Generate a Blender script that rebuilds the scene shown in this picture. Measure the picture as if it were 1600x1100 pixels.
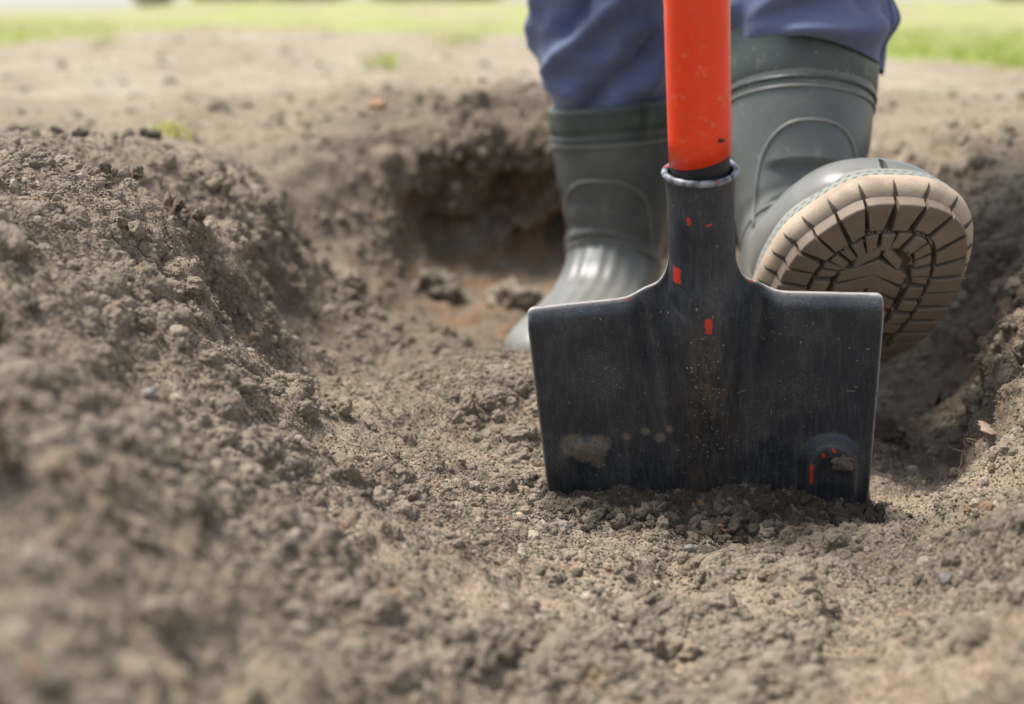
import bpy, math, random
import numpy as np
from mathutils import Matrix, Vector
R = math.radians
random.seed(3)
rng = np.random.default_rng(7)
for o in list(bpy.data.objects):
    bpy.data.objects.remove(o)
scn = bpy.context.scene
COL = scn.collection

# ------------------------------------------------------------------ camera
FPX, CX, CY, HOR, CAMZ = 2275.0, 800.0, 550.0, 14.0, 0.13
PITCH = math.atan((CY - HOR) / FPX)
cam_d = bpy.data.cameras.new('camera')
cam = bpy.data.objects.new('camera', cam_d); COL.objects.link(cam)
cam.location = (0, 0, CAMZ)
cam.rotation_euler = (R(90) - PITCH, 0, 0)
cam_d.sensor_width = 36.0
cam_d.lens = 36.0 * FPX / 1600.0
cam_d.clip_start = 0.02
cam_d.clip_end = 400
cam_d.dof.use_dof = True
cam_d.dof.focus_distance = 0.895
cam_d.dof.aperture_fstop = 5.0
scn.camera = cam

# ------------------------------------------------------------------ light
SUN_EL, SUN_AZ = R(66), R(-68)          # azimuth measured from +Y (away from the camera) towards +X
w = bpy.data.worlds.new('World'); scn.world = w; w.use_nodes = True
nt = w.node_tree
bg = nt.nodes['Background']
sky = nt.nodes.new('ShaderNodeTexSky')
sky.sky_type = 'NISHITA'; sky.sun_disc = False
sky.sun_elevation = SUN_EL; sky.sun_rotation = SUN_AZ
sky.air_density = 1.2; sky.dust_density = 1.0; sky.ozone_density = 1.2
hs = nt.nodes.new('ShaderNodeHueSaturation'); hs.inputs['Saturation'].default_value = 0.42     # thin cloud: a paler sky
nt.links.new(sky.outputs[0], hs.inputs['Color']); nt.links.new(hs.outputs[0], bg.inputs[0])
bg.inputs[1].default_value = 0.105
sl = bpy.data.lights.new('sun', 'SUN'); sun = bpy.data.objects.new('sun', sl); COL.objects.link(sun)
sl.energy = 3.1; sl.angle = R(20); sl.color = (1.0, 0.95, 0.88)
sd = Vector((math.sin(SUN_AZ) * math.cos(SUN_EL), math.cos(SUN_AZ) * math.cos(SUN_EL), math.sin(SUN_EL)))
sun.rotation_euler = sd.to_track_quat('Z', 'Y').to_euler()
scn.view_settings.view_transform = 'Standard'
scn.view_settings.look = 'None'
scn.view_settings.gamma = 1.0
scn.view_settings.use_curve_mapping = False
scn.view_settings.exposure = 1.1
scn.cycles.max_bounces = 5
scn.cycles.diffuse_bounces = 3
scn.cycles.use_denoising = True

# ------------------------------------------------------------------ helpers
SP, CP = math.sin(PITCH), math.cos(PITCH)
def P(px, py, y):
    """point of the place seen at a pixel of the 1600 x 1100 photograph, at horizontal distance y"""
    u = (px - CX) / FPX; v = (CY - py) / FPX
    t = y / (CP + v * SP)
    return (t * u, y, CAMZ + t * (-SP + v * CP))

def tag(o, label=None, cat=None, group=None, kind=None):
    if label: o['label'] = label
    if cat: o['category'] = cat
    if group: o['group'] = group
    if kind: o['kind'] = kind
    return o

def grid_faces(nr, nc, wrap=False):
    c = nc if wrap else nc - 1
    i = np.arange(nr - 1)[:, None]; j = np.arange(c)[None, :]
    j2 = (j + 1) % nc
    return np.stack([i * nc + j, i * nc + j2, (i + 1) * nc + j2, (i + 1) * nc + j], -1).reshape(-1, 4)

def mesh_np(name, V, F, mat=None, smooth=True):
    V = np.asarray(V, np.float32).reshape(-1, 3)
    me = bpy.data.meshes.new(name)
    F = np.asarray(F, np.int32)
    k = F.shape[1]
    me.vertices.add(len(V)); me.vertices.foreach_set('co', V.ravel())
    me.loops.add(F.size); me.loops.foreach_set('vertex_index', F.ravel())
    me.polygons.add(len(F))
    me.polygons.foreach_set('loop_start', np.arange(len(F), dtype=np.int32) * k)
    me.polygons.foreach_set('loop_total', np.full(len(F), k, np.int32))
    me.polygons.foreach_set('use_smooth', np.full(len(F), smooth, bool))
    me.update(calc_edges=True)
    if mat: me.materials.append(mat)
    return me

def mesh_py(name, V, F, mat=None, smooth=True):
    me = bpy.data.meshes.new(name)
    me.from_pydata([tuple(map(float, v)) for v in V], [], [tuple(map(int, f)) for f in F])
    me.polygons.foreach_set('use_smooth', [smooth] * len(me.polygons))
    me.update()
    if mat: me.materials.append(mat)
    return me

def obj(name, me, parent=None, mw=None):
    o = bpy.data.objects.new(name, me); COL.objects.link(o)
    if parent: o.parent = parent
    if mw is not None: o.matrix_local = mw
    return o

def empty(name, mw=None, parent=None):
    o = bpy.data.objects.new(name, None); COL.objects.link(o)
    o.empty_display_size = 0.05
    if parent: o.parent = parent
    if mw is not None: o.matrix_local = mw
    return o

def tube(path, r, n=10, closed=False):
    path = np.asarray(path, float); m = len(path)
    rr = np.broadcast_to(r, (m,))
    T = np.gradient(path, axis=0) if not closed else np.roll(path, -1, 0) - np.roll(path, 1, 0)
    T /= np.linalg.norm(T, axis=1)[:, None] + 1e-12
    V = []
    up = np.array([0.13, 0.31, 0.94])
    for i in range(m):
        a = np.cross(T[i], up); a /= np.linalg.norm(a) + 1e-12
        b = np.cross(a, T[i])
        for k in range(n):
            th = 2 * math.pi * k / n
            V.append(path[i] + rr[i] * (a * math.cos(th) + b * math.sin(th)))
    F = []
    mm = m if closed else m - 1
    for i in range(mm):
        for k in range(n):
            F.append((i * n + k, i * n + (k + 1) % n, ((i + 1) % m) * n + (k + 1) % n, ((i + 1) % m) * n + k))
    if not closed:
        F.append(tuple(range(n))[::-1]); F.append(tuple(range((m - 1) * n, m * n)))
    return V, F

# ---- noise on arrays
_perm = rng.permutation(256).astype(np.int32); _perm = np.concatenate([_perm, _perm, _perm])
_g = rng.normal(size=(256, 3)).astype(np.float32); _g /= np.linalg.norm(_g, axis=1)[:, None]
_rand = rng.random((256, 4)).astype(np.float32)
def _hash(i, j, k):
    return _perm[_perm[_perm[i & 255] + (j & 255)] + (k & 255)]
def perlin(Pt, s, seed=0):
    X = Pt.astype(np.float32) * np.float32(s) + np.float32(seed * 17.31 + 100.0)
    I = np.floor(X).astype(np.int32); f = X - I
    u = f * f * f * (f * (f * 6 - 15) + 10)
    out = 0
    for a in (0, 1):
        wa = u[:, 0] if a else 1 - u[:, 0]
        for b in (0, 1):
            wb = u[:, 1] if b else 1 - u[:, 1]
            for c in (0, 1):
                wc = u[:, 2] if c else 1 - u[:, 2]
                g = _g[_hash(I[:, 0] + a, I[:, 1] + b, I[:, 2] + c)]
                d = g[:, 0] * (f[:, 0] - a) + g[:, 1] * (f[:, 1] - b) + g[:, 2] * (f[:, 2] - c)
                out = out + wa * wb * wc * d
    return out * 1.5
def fbm(Pt, s, n, seed=0, gain=0.5, ridged=False):
    o = 0; a = 1.0
    for k in range(n):
        v = perlin(Pt, s, seed + k)
        o = o + a * ((1 - 2.2 * np.abs(v)) if ridged else v); a *= gain; s *= 2.07
    return o
def balls(Pt, cell, seed=0, rmin=0.2, rmax=0.5, keep=1.0):
    """height of half-buried round lumps, in metres"""
    X = Pt.astype(np.float32) / np.float32(cell) + np.float32(seed * 31.7 + 200.0)
    I = np.floor(X - 0.5).astype(np.int32)
    h = np.zeros(len(X), np.float32)
    for a in (0, 1):
        for b in (0, 1):
            for c in (0, 1):
                J = I + np.array([a, b, c], np.int32)
                r4 = _rand[_hash(J[:, 0], J[:, 1], J[:, 2])]
                d = J + r4[:, :3] - X
                q = (r4[:, 3] * 7.0) % 1.0
                r = rmin + (rmax - rmin) * q * q
                v = r * r - (d * d).sum(1)
                if keep < 1: v = np.where(r4[:, 3] < keep, v, -1)
                h = np.maximum(h, v / (r + 1e-6))
    return np.clip(h, 0, None) * cell
def sstep(a, b, x):
    t = np.clip((x - a) / (b - a), 0, 1); return t * t * (3 - 2 * t)

# ---- node shorthand
class N:
    def __init__(s, name):
        s.m = bpy.data.materials.new(name); s.m.use_nodes = True
        s.t = s.m.node_tree; s.b = s.t.nodes['Principled BSDF']
    def n(s, kind, **kw):
        nd = s.t.nodes.new('ShaderNode' + kind)
        for k, v in kw.items(): setattr(nd, k, v)
        return nd
    def l(s, a, b): s.t.links.new(a, b)
    def val(s, sock, v):
        if isinstance(v, bpy.types.NodeSocket): s.l(v, sock)
        elif isinstance(v, (tuple, list)) and len(v) == 3 and sock.type == 'RGBA': sock.default_value = (*v, 1)
        else: sock.default_value = v
    def pos(s): return s.n('NewGeometry').outputs['Position']
    def objc(s): return s.n('TexCoord').outputs['Object']
    def noise(s, vec, scale, detail=4, rough=0.6, dist=0.0):
        nd = s.n('TexNoise'); s.l(vec, nd.inputs['Vector'])
        nd.inputs['Scale'].default_value = scale; nd.inputs['Detail'].default_value = detail
        nd.inputs['Roughness'].default_value = rough; nd.inputs['Distortion'].default_value = dist
        return nd.outputs['Fac']
    def scale(s, vec, sc, rot=(0, 0, 0)):
        nd = s.n('Mapping'); s.l(vec, nd.inputs[0]); nd.inputs['Scale'].default_value = sc
        nd.inputs['Rotation'].default_value = rot
        return nd.outputs[0]
    def ramp(s, f, a, b, lo=0.0, hi=1.0):
        nd = s.n('MapRange'); nd.interpolation_type = 'SMOOTHSTEP'; s.l(f, nd.inputs[0])
        for i, v in zip((1, 2, 3, 4), (a, b, lo, hi)): nd.inputs[i].default_value = v
        return nd.outputs[0]
    def math(s, op, a, b=0.0, c=0.0):
        nd = s.n('Math', operation=op)
        for k, v in enumerate((a, b, c)):
            if k < len(nd.inputs): s.val(nd.inputs[k], v)
        return nd.outputs[0]
    def mix(s, f, a, b, mode='MIX'):
        nd = s.n('Mix', data_type='RGBA', blend_type=mode)
        s.val(nd.inputs[0], f); s.val(nd.inputs[6], a); s.val(nd.inputs[7], b)
        return nd.outputs[2]
    def attr(s, name): return s.n('Attribute', attribute_name=name).outputs['Fac']
    def bump(s, h, strength=0.5, dist=0.001, prev=None):
        nd = s.n('Bump'); s.l(h, nd.inputs['Height'])
        nd.inputs['Strength'].default_value = strength; nd.inputs['Distance'].default_value = dist
        if prev is not None: s.l(prev, nd.inputs['Normal'])
        return nd.outputs[0]
    def done(s, col=None, rough=None, nrm=None, metal=None, spec=None):
        if col is not None: s.val(s.b.inputs['Base Color'], col)
        if rough is not None: s.val(s.b.inputs['Roughness'], rough)
        if nrm is not None: s.l(nrm, s.b.inputs['Normal'])
        if metal is not None: s.val(s.b.inputs['Metallic'], metal)
        if spec is not None: s.val(s.b.inputs['Specular IOR Level'], spec)
        return s.m

# ------------------------------------------------------------------ materials
DRY = (0.290, 0.235, 0.170); PALE = (0.50, 0.425, 0.33); DARK = (0.115, 0.086, 0.058); WET = (0.036, 0.027, 0.020)
def soil_material(name, instanced=False, wet=False):
    m = N(name); p = m.pos()
    big = m.noise(p, 9, 5, 0.6)
    mid = m.noise(p, 70, 5, 0.65)
    col = m.mix(m.ramp(big, 0.35, 0.68), DARK if wet else (0.225, 0.177, 0.126), WET if wet else DRY)
    big2 = m.noise(p, 28, 5, 0.7)
    col = m.mix(m.ramp(big2, 0.52, 0.70, 0, 0.60), col, (0.05, 0.04, 0.03) if wet else (0.135, 0.102, 0.070))
    col = m.mix(m.ramp(m.noise(p, 45, 3, 0.6), 0.58, 0.72, 0, 0.5), col, (0.09, 0.06, 0.04) if wet else (0.40, 0.27, 0.15))
    col = m.mix(m.ramp(mid, 0.38, 0.70, 0, 0.75), col, (0.070, 0.054, 0.040) if wet else (0.38, 0.312, 0.235))
    if instanced:
        rnd = m.n('ObjectInfo').outputs['Random']
        k = m.math('FRACT', m.math('MULTIPLY', rnd, 13.7))
        if instanced == 'mild': rnd = m.ramp(rnd, 0, 1, 0.25, 0.85); k = m.math('MULTIPLY', k, 0.9)
        dark = m.mix(0.35 if instanced == 'mild' else 0.65, col, (0.07, 0.068, 0.048))
        lite = m.mix(0.3 if instanced == 'mild' else 0.7, col, (0.30, 0.25, 0.19) if wet else (0.62, 0.53, 0.42))
        org = m.mix(0.6, col, (0.40, 0.23, 0.12))
        col = m.mix(m.ramp(rnd, 0.0, 0.45), dark, col)
        col = m.mix(m.ramp(rnd, 0.70, 1.0), col, lite)
        col = m.mix(m.ramp(k, 0.95, 0.97), col, org)
        g = m.noise(p, 1800, 2, 0.6)
        col = m.mix(m.ramp(g, 0.3, 0.7, 0, 0.5), m.mix(0.5, col, (0.06, 0.05, 0.04)), col)
        nb = m.bump(m.noise(p, 900, 3, 0.6), 0.5, 0.0008)
        return m.done(col, 0.9, nb, spec=0.25)
    moist_dark = m.attr('moist_dark'); grassy = m.attr('grassy'); iron = m.attr('iron')
    col = m.mix(m.math('MULTIPLY', moist_dark, 0.85), col, m.mix(m.ramp(mid, 0.35, 0.65), WET, (0.120, 0.086, 0.055)))
    col = m.mix(m.math('MULTIPLY', m.math('MULTIPLY', m.attr('dry'), m.ramp(m.noise(p, 3.5, 6, 0.75), .35, .62, 0.1, 1.0)), 0.60), col, (0.56, 0.49, 0.39))
    col = m.mix(m.math('MULTIPLY', iron, m.ramp(m.noise(p, 25, 3), 0.42, 0.65)), col, (0.20, 0.105, 0.045))
    g1 = m.noise(p, 420, 3, 0.7); g2 = m.noise(p, 1500, 2, 0.7)
    vor = m.n('TexVoronoi'); m.l(p, vor.inputs['Vector']); vor.inputs['Scale'].default_value = 900
    cell = m.n('SeparateColor'); m.l(vor.outputs['Color'], cell.inputs[0])
    col = m.mix(m.ramp(cell.outputs[0], 0.75, 1.0, 0, 0.55), col, PALE)
    col = m.mix(m.ramp(cell.outputs[1], 0.72, 1.0, 0, 0.65), col, (0.08, 0.062, 0.05))
    col = m.mix(m.ramp(cell.outputs[2], 0.93, 0.98, 0, 0.6), col, (0.38, 0.22, 0.11))
    col = m.mix(m.ramp(g1, 0.3, 0.65, 0.6, 0.0), col, DARK)
    gr = m.mix(m.ramp(m.noise(p, 1.6, 4, 0.7), 0.35, 0.65), (0.18, 0.25, 0.04), (0.38, 0.36, 0.14))
    col = m.mix(grassy, col, gr)
    b1 = m.bump(g1, 0.6, 0.0022)
    b2 = m.bump(g2, 0.6, 0.0008, b1)
    b3 = m.bump(vor.outputs['Distance'], 0.35, 0.0008, b2)
    return m.done(col, 0.95, b3, spec=0.2)
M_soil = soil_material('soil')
M_crumb = soil_material('dry_crumb', True)
M_wet = soil_material('damp_crumb', True, True)
M_clump = soil_material('soil_clump', 'mild')

def boot_material(name, base, dusty, rough=0.31):
    m = N(name); p = m.objc()
    sep = m.n('SeparateXYZ'); m.l(p, sep.inputs[0])
    n1 = m.noise(p, 14, 5, 0.6); n2 = m.noise(p, 180, 3, 0.6)
    low = m.ramp(sep.outputs[2], 0.13, 0.03)               # dried mud film on the foot
    f = m.math('MULTIPLY', low, m.ramp(n1, 0.2, 0.7, 0.55, 1.0))
    f2 = m.math('ADD', m.math('MULTIPLY', f, dusty), m.ramp(n1, 0.45, 0.75, 0.0, 0.10))
    col = m.mix(f2, base, (0.42, 0.405, 0.34))
    col = m.mix(m.ramp(n2, 0.60, 0.75, 0, 0.35), col, (0.33, 0.29, 0.23))
    sm = m.noise(m.scale(p, (1, 1, .35)), 55, 5, 0.7)
    col = m.mix(m.ramp(sm, 0.55, 0.72, 0, 0.28), col, (0.24, 0.22, 0.18))
    r = m.math('ADD', m.ramp(n1, 0.2, 0.8, rough - 0.08, rough + 0.12), m.math('MULTIPLY', f2, 0.32))
    return m.done(col, r, m.bump(n2, 0.15, 0.0006), spec=0.5)
M_boot = boot_material('boot_rubber', (0.080, 0.088, 0.083), 0.48)
M_cuff = boot_material('boot_cuff_rubber', (0.034, 0.053, 0.045), 0.0, 0.42)
M_pipe = boot_material('boot_piping', (0.16, 0.165, 0.14), 0.5, 0.42)
def hatch_material():
    m = N('foxing_hatch'); p = m.objc()
    at = m.n('Attribute', attribute_name='uvs'); sp = m.n('SeparateXYZ'); m.l(at.outputs['Vector'], sp.inputs[0])
    s = m.math('ADD', m.math('MULTIPLY', sp.outputs[0], 420.0), m.math('MULTIPLY', sp.outputs[1], 300.0))
    st = m.math('SINE', m.math('MULTIPLY', s, 2.2))
    row = m.math('SINE', m.math('MULTIPLY', sp.outputs[1], 900.0))
    f = m.math('MULTIPLY', m.ramp(st, 0.0, 0.5), m.ramp(row, -0.5, 0.2))
    col = m.mix(m.math('MULTIPLY', f, 0.75), (0.22, 0.235, 0.20), (0.035, 0.045, 0.042))
    return m.done(col, 0.55, m.bump(f, 0.6, -0.001))
M_hatch = hatch_material()
def tan_material(name, c1, c2, dirt):
    m = N(name); p = m.pos()
    n1 = m.noise(p, 40, 5, 0.6); n2 = m.noise(p, 500, 3, 0.7)
    col = m.mix(m.ramp(n1, 0.3, 0.7), c1, c2)
    col = m.mix(m.ramp(n1, 0.5, 0.72, 0, dirt), col, (0.20, 0.16, 0.12))
    col = m.mix(m.ramp(n2, 0.58, 0.72, 0, dirt), col, (0.13, 0.10, 0.075))
    return m.done(col, 0.62, m.bump(n2, 0.35, 0.0006), spec=0.35)
M_tan = tan_material('tan_sole_rubber', (0.44, 0.345, 0.25), (0.34, 0.265, 0.19), 0.45)
M_tread = tan_material('worn_shaded_tread_rubber', (0.205, 0.153, 0.110), (0.155, 0.117, 0.085), 0.5)  # rubber colour lowered so the tread face carries its own shade
M_notch_shade = tan_material('notch_shade_paint', (0.06, 0.045, 0.032), (0.05, 0.036, 0.028), 0.3)  # recess shade put into the colour of the flat slivers
M_groove = tan_material('dirty_shaded_groove', (0.15, 0.10, 0.066), (0.11, 0.077, 0.052), 0.6)  # groove dirt, with the shade between the lugs mixed into the colour

def cloth_material():
    m = N('blue_twill'); p = m.pos()
    wv = m.n('TexWave', wave_type='BANDS', bands_direction='DIAGONAL'); m.l(p, wv.inputs['Vector'])
    wv.inputs['Scale'].default_value = 260; wv.inputs['Distortion'].default_value = 0.6
    n1 = m.noise(p, 20, 4, 0.6)
    col = m.mix(m.ramp(n1, 0.3, 0.7), (0.088, 0.112, 0.205), (0.120, 0.148, 0.250))
    b = m.bump(wv.outputs['Fac'], 0.25, 0.0006)
    b = m.bump(m.noise(p, 60, 3), 0.25, 0.003, b)
    m.b.inputs['Sheen Weight'].default_value = 0.25
    m.b.inputs['Sheen Roughness'].default_value = 0.5
    return m.done(col, 0.85, b, spec=0.2)
M_cloth = cloth_material()
def simple(name, col, rough=0.6, spec=0.4, var=0.15):
    m = N(name); p = m.pos(); n1 = m.noise(p, 60, 4)
    c2 = tuple(c * (1 - var) for c in col)
    return m.done(m.mix(n1, col, c2), rough, m.bump(n1, 0.1, 0.001), spec=spec)
M_seam = simple('seam_thread', (0.10, 0.13, 0.27), 0.9)

def red_material():
    m = N('red_lacquer'); p = m.objc()
    n1 = m.noise(p, 30, 4, 0.6); n2 = m.noise(p, 260, 3, 0.6)
    col = m.mix(m.ramp(n1, 0.3, 0.7), (0.84, 0.060, 0.012), (0.76, 0.046, 0.010))
    col = m.mix(m.ramp(n2, 0.63, 0.72, 0, 0.35), col, (0.55, 0.28, 0.18))
    col = m.mix(m.ramp(n1, 0.52, 0.8, 0, 0.35), col, (0.62, 0.12, 0.06))
    st = m.noise(m.scale(p, (1, 1, 0.08)), 600, 4, 0.7)
    col = m.mix(m.ramp(st, 0.58, 0.75, 0, 0.45), col, (0.34, 0.06, 0.035))
    col = m.mix(m.math('MULTIPLY', m.ramp(n2, 0.5, 0.62), m.ramp(m.noise(p, 45, 3), 0.56, 0.68, 0, .3)), col, (0.50, 0.36, 0.27))
    return m.done(col, m.ramp(n1, 0.2, 0.8, 0.28, 0.45), m.bump(m.noise(p, 90, 3), 0.08, 0.001), spec=0.5)
M_red = red_material()
M_black = simple('black_shaft_end', (0.014, 0.015, 0.018), 0.5)

def steel_material():
    m = N('painted_blade_steel'); p = m.objc()
    sp = m.n('SeparateXYZ'); m.l(p, sp.inputs[0]); X, Z = sp.outputs[0], sp.outputs[2]
    jag = m.noise(p, 650, 4, 0.7)
    jx = m.math('MULTIPLY', m.math('SUBTRACT', jag, 0.5), 0.0050); jag2 = m.noise(m.scale(p, (1.3, 1.1, 0.9), (1, 2, 3)), 500, 3, 0.6); jz = m.math('MULTIPLY', m.math('SUBTRACT', jag2, 0.5), 0.0050)
    def box(cx, cz, hw, hh):
        a = m.math('SUBTRACT', m.math('ADD', m.math('ABSOLUTE', m.math('SUBTRACT', X, cx)), jx), hw)
        b = m.math('SUBTRACT', m.math('ADD', m.math('ABSOLUTE', m.math('SUBTRACT', Z, cz)), jz), hh)
        return m.ramp(m.math('MAXIMUM', a, b), 0.0003, -0.0003)
    def spot(cx, cz, r):
        a = m.math('SUBTRACT', X, cx); b = m.math('SUBTRACT', Z, cz)
        d = m.math('SQRT', m.math('ADD', m.math('MULTIPLY', a, a), m.math('MULTIPLY', b, b)))
        return m.ramp(m.math('ADD', d, m.math('MULTIPLY', jx, 1.3)), r, r * 0.55)
    v = m.scale(p, (1, 1, 0.16))
    streak = m.noise(v, 420, 4, 0.65)
    blot = m.noise(p, 30, 5, 0.6)
    fine = m.noise(p, 900, 3, 0.75)
    speck = m.noise(p, 380, 2, 0.5)
    col = m.mix(m.ramp(blot, 0.3, 0.7), (0.015, 0.020, 0.030), (0.026, 0.033, 0.044))
    col = m.mix(m.ramp(streak, 0.45, 0.75, 0, 0.6), col, (0.060, 0.070, 0.078))
    col = m.mix(m.ramp(m.math('MULTIPLY', fine, m.ramp(blot, 0.3, 0.65, 0.8, 1.15)), 0.50, 0.76, 0, 0.6), col, (0.115, 0.11, 0.092))
    # dusty film in the middle channel and over the foot of the blade
    cen = m.math('MULTIPLY', m.ramp(m.math('ABSOLUTE', X), 0.028, 0.004), m.ramp(Z, 0.01, -0.04))
    cf = m.math('MULTIPLY', cen, m.ramp(m.noise(v, 160, 4, 0.7), 0.4, 0.7, 0.05, 0.75))
    col = m.mix(cf, col, (0.105, 0.085, 0.062))
    foot = m.math('MULTIPLY', m.ramp(Z, -0.05, -0.14), m.ramp(streak, 0.4, 0.75, 0.05, 0.55))
    col = m.mix(foot, col, (0.085, 0.085, 0.078))
    col = m.mix(m.ramp(speck, 0.70, 0.76, 0, 0.8), col, (0.27, 0.22, 0.16))
    # dried splashes
    for (cx, cz, r) in ((-0.049, -0.092, .0035), (-0.037, -0.089, .0035), (-0.028, -0.094, .0045), (-0.022, -0.088, .003), (-.083, -.093, .009), (-.075, -.099, .008), (-.066, -.096, .0085), (-.068, -.106, .006)):
        col = m.mix(m.math('MULTIPLY', spot(cx, cz, r), 0.5), col, (0.22, 0.18, 0.135))
    red = None
    for q in ((-0.0150, 0.0215, 0.0019, 0.0048), (0.0022, -0.0075, 0.0019, 0.0050), (-0.0075, 0.057, 0.0010, 0.002), (0.0035, 0.055, 0.0016, 0.0006),
              (0.0640, -0.118, 0.0009, 0.007), (0.0770, -0.1000, 0.0010, 0.0016), (0.071, -0.104, 0.0009, 0.0020)):
        k = box(*q); red = k if red is None else m.math('MAXIMUM', red, k)
    edge = m.attr('edge')
    ew = m.math('MULTIPLY', edge, m.ramp(m.noise(p, 130, 4, 0.7), 0.25, 0.5, 0.15, 1.0))
    col = m.mix(ew, col, (0.30, 0.28, 0.27))
    er = m.math('MULTIPLY', edge, m.ramp(m.noise(m.scale(p, (1, 1, 1)), 55, 3, 0.6), 0.62, 0.66))
    red = m.math('MAXIMUM', red, er)
    col = m.mix(red, col, (0.55, 0.035, 0.018))
    # scratches
    for (cx, cz, hw, hh) in ((0.022, -0.064, 0.0028, 0.0002), (0.087, -0.062, 0.0022, 0.0003), (0.04, -0.078, 0.0002, 0.002)):
        a = m.math('SUBTRACT', m.math('ABSOLUTE', m.math('SUBTRACT', X, cx)), hw)
        b = m.math('SUBTRACT', m.math('ABSOLUTE', m.math('SUBTRACT', Z, cz)), hh)
        col = m.mix(m.ramp(m.math('MAXIMUM', a, b), 0.0002, -0.0001, 0, .6), col, (0.25, 0.23, 0.20))
    r = m.math('ADD', m.ramp(blot, 0.3, 0.7, 0.30, 0.46), m.math('MULTIPLY', streak, 0.12))
    nb = m.bump(fine, 0.25, 0.0004, m.bump(streak, 0.2, 0.0005))
    return m.done(col, r, nb, spec=0.5)
M_steel = steel_material()
def rim_material():
    m = N('worn_rim_steel'); p = m.objc()
    n1 = m.noise(p, 200, 4, 0.6)
    col = m.mix(m.ramp(n1, 0.35, 0.65), (0.26, 0.28, 0.31), (0.05, 0.055, 0.065))
    col = m.mix(m.ramp(m.noise(p, 110, 2), 0.62, 0.66), col, (0.5, 0.06, 0.03))
    return m.done(col, 0.42, m.bump(n1, 0.3, 0.0006), spec=0.5)
M_rim = rim_material()
M_speck = simple('soil_speck', (0.25, 0.20, 0.15), 0.95, .2, .5)
def grass_material():
    m = N('grass_blades'); at = m.n('Attribute', attribute_name='tint').outputs['Fac']
    col = m.mix(at, (0.24, 0.34, 0.05), (0.52, 0.47, 0.20))
    m.b.inputs['Subsurface Weight'].default_value = 0.0
    tr = m.n('BsdfTranslucent'); m.val(tr.inputs[0], m.mix(at, (0.32, 0.46, 0.06), (0.54, 0.50, 0.22)))
    mx = m.n('MixShader'); mx.inputs[0].default_value = 0.35
    m.done(col, 0.6, spec=0.3)
    m.l(m.b.outputs[0], mx.inputs[1]); m.l(tr.outputs[0], mx.inputs[2])
    m.l(mx.outputs[0], m.t.nodes['Material Output'].inputs[0])
    return m.m
M_grass = grass_material()
M_bark = simple('bark', (0.13, 0.10, 0.075), 0.9)
def leaf_material(name, c1, c2):
    m = N(name); p = m.pos(); n1 = m.noise(p, 2.5, 4, 0.6)
    return m.done(m.mix(m.ramp(n1, .35, .65), c1, c2), 0.6, spec=0.3)
M_leaf = leaf_material('bush_leaves', (0.32, 0.37, 0.14), (0.50, 0.52, 0.26))
M_leaf2 = leaf_material('brown_bush_leaves', (0.42, 0.38, 0.25), (0.55, 0.50, 0.34))

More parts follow.
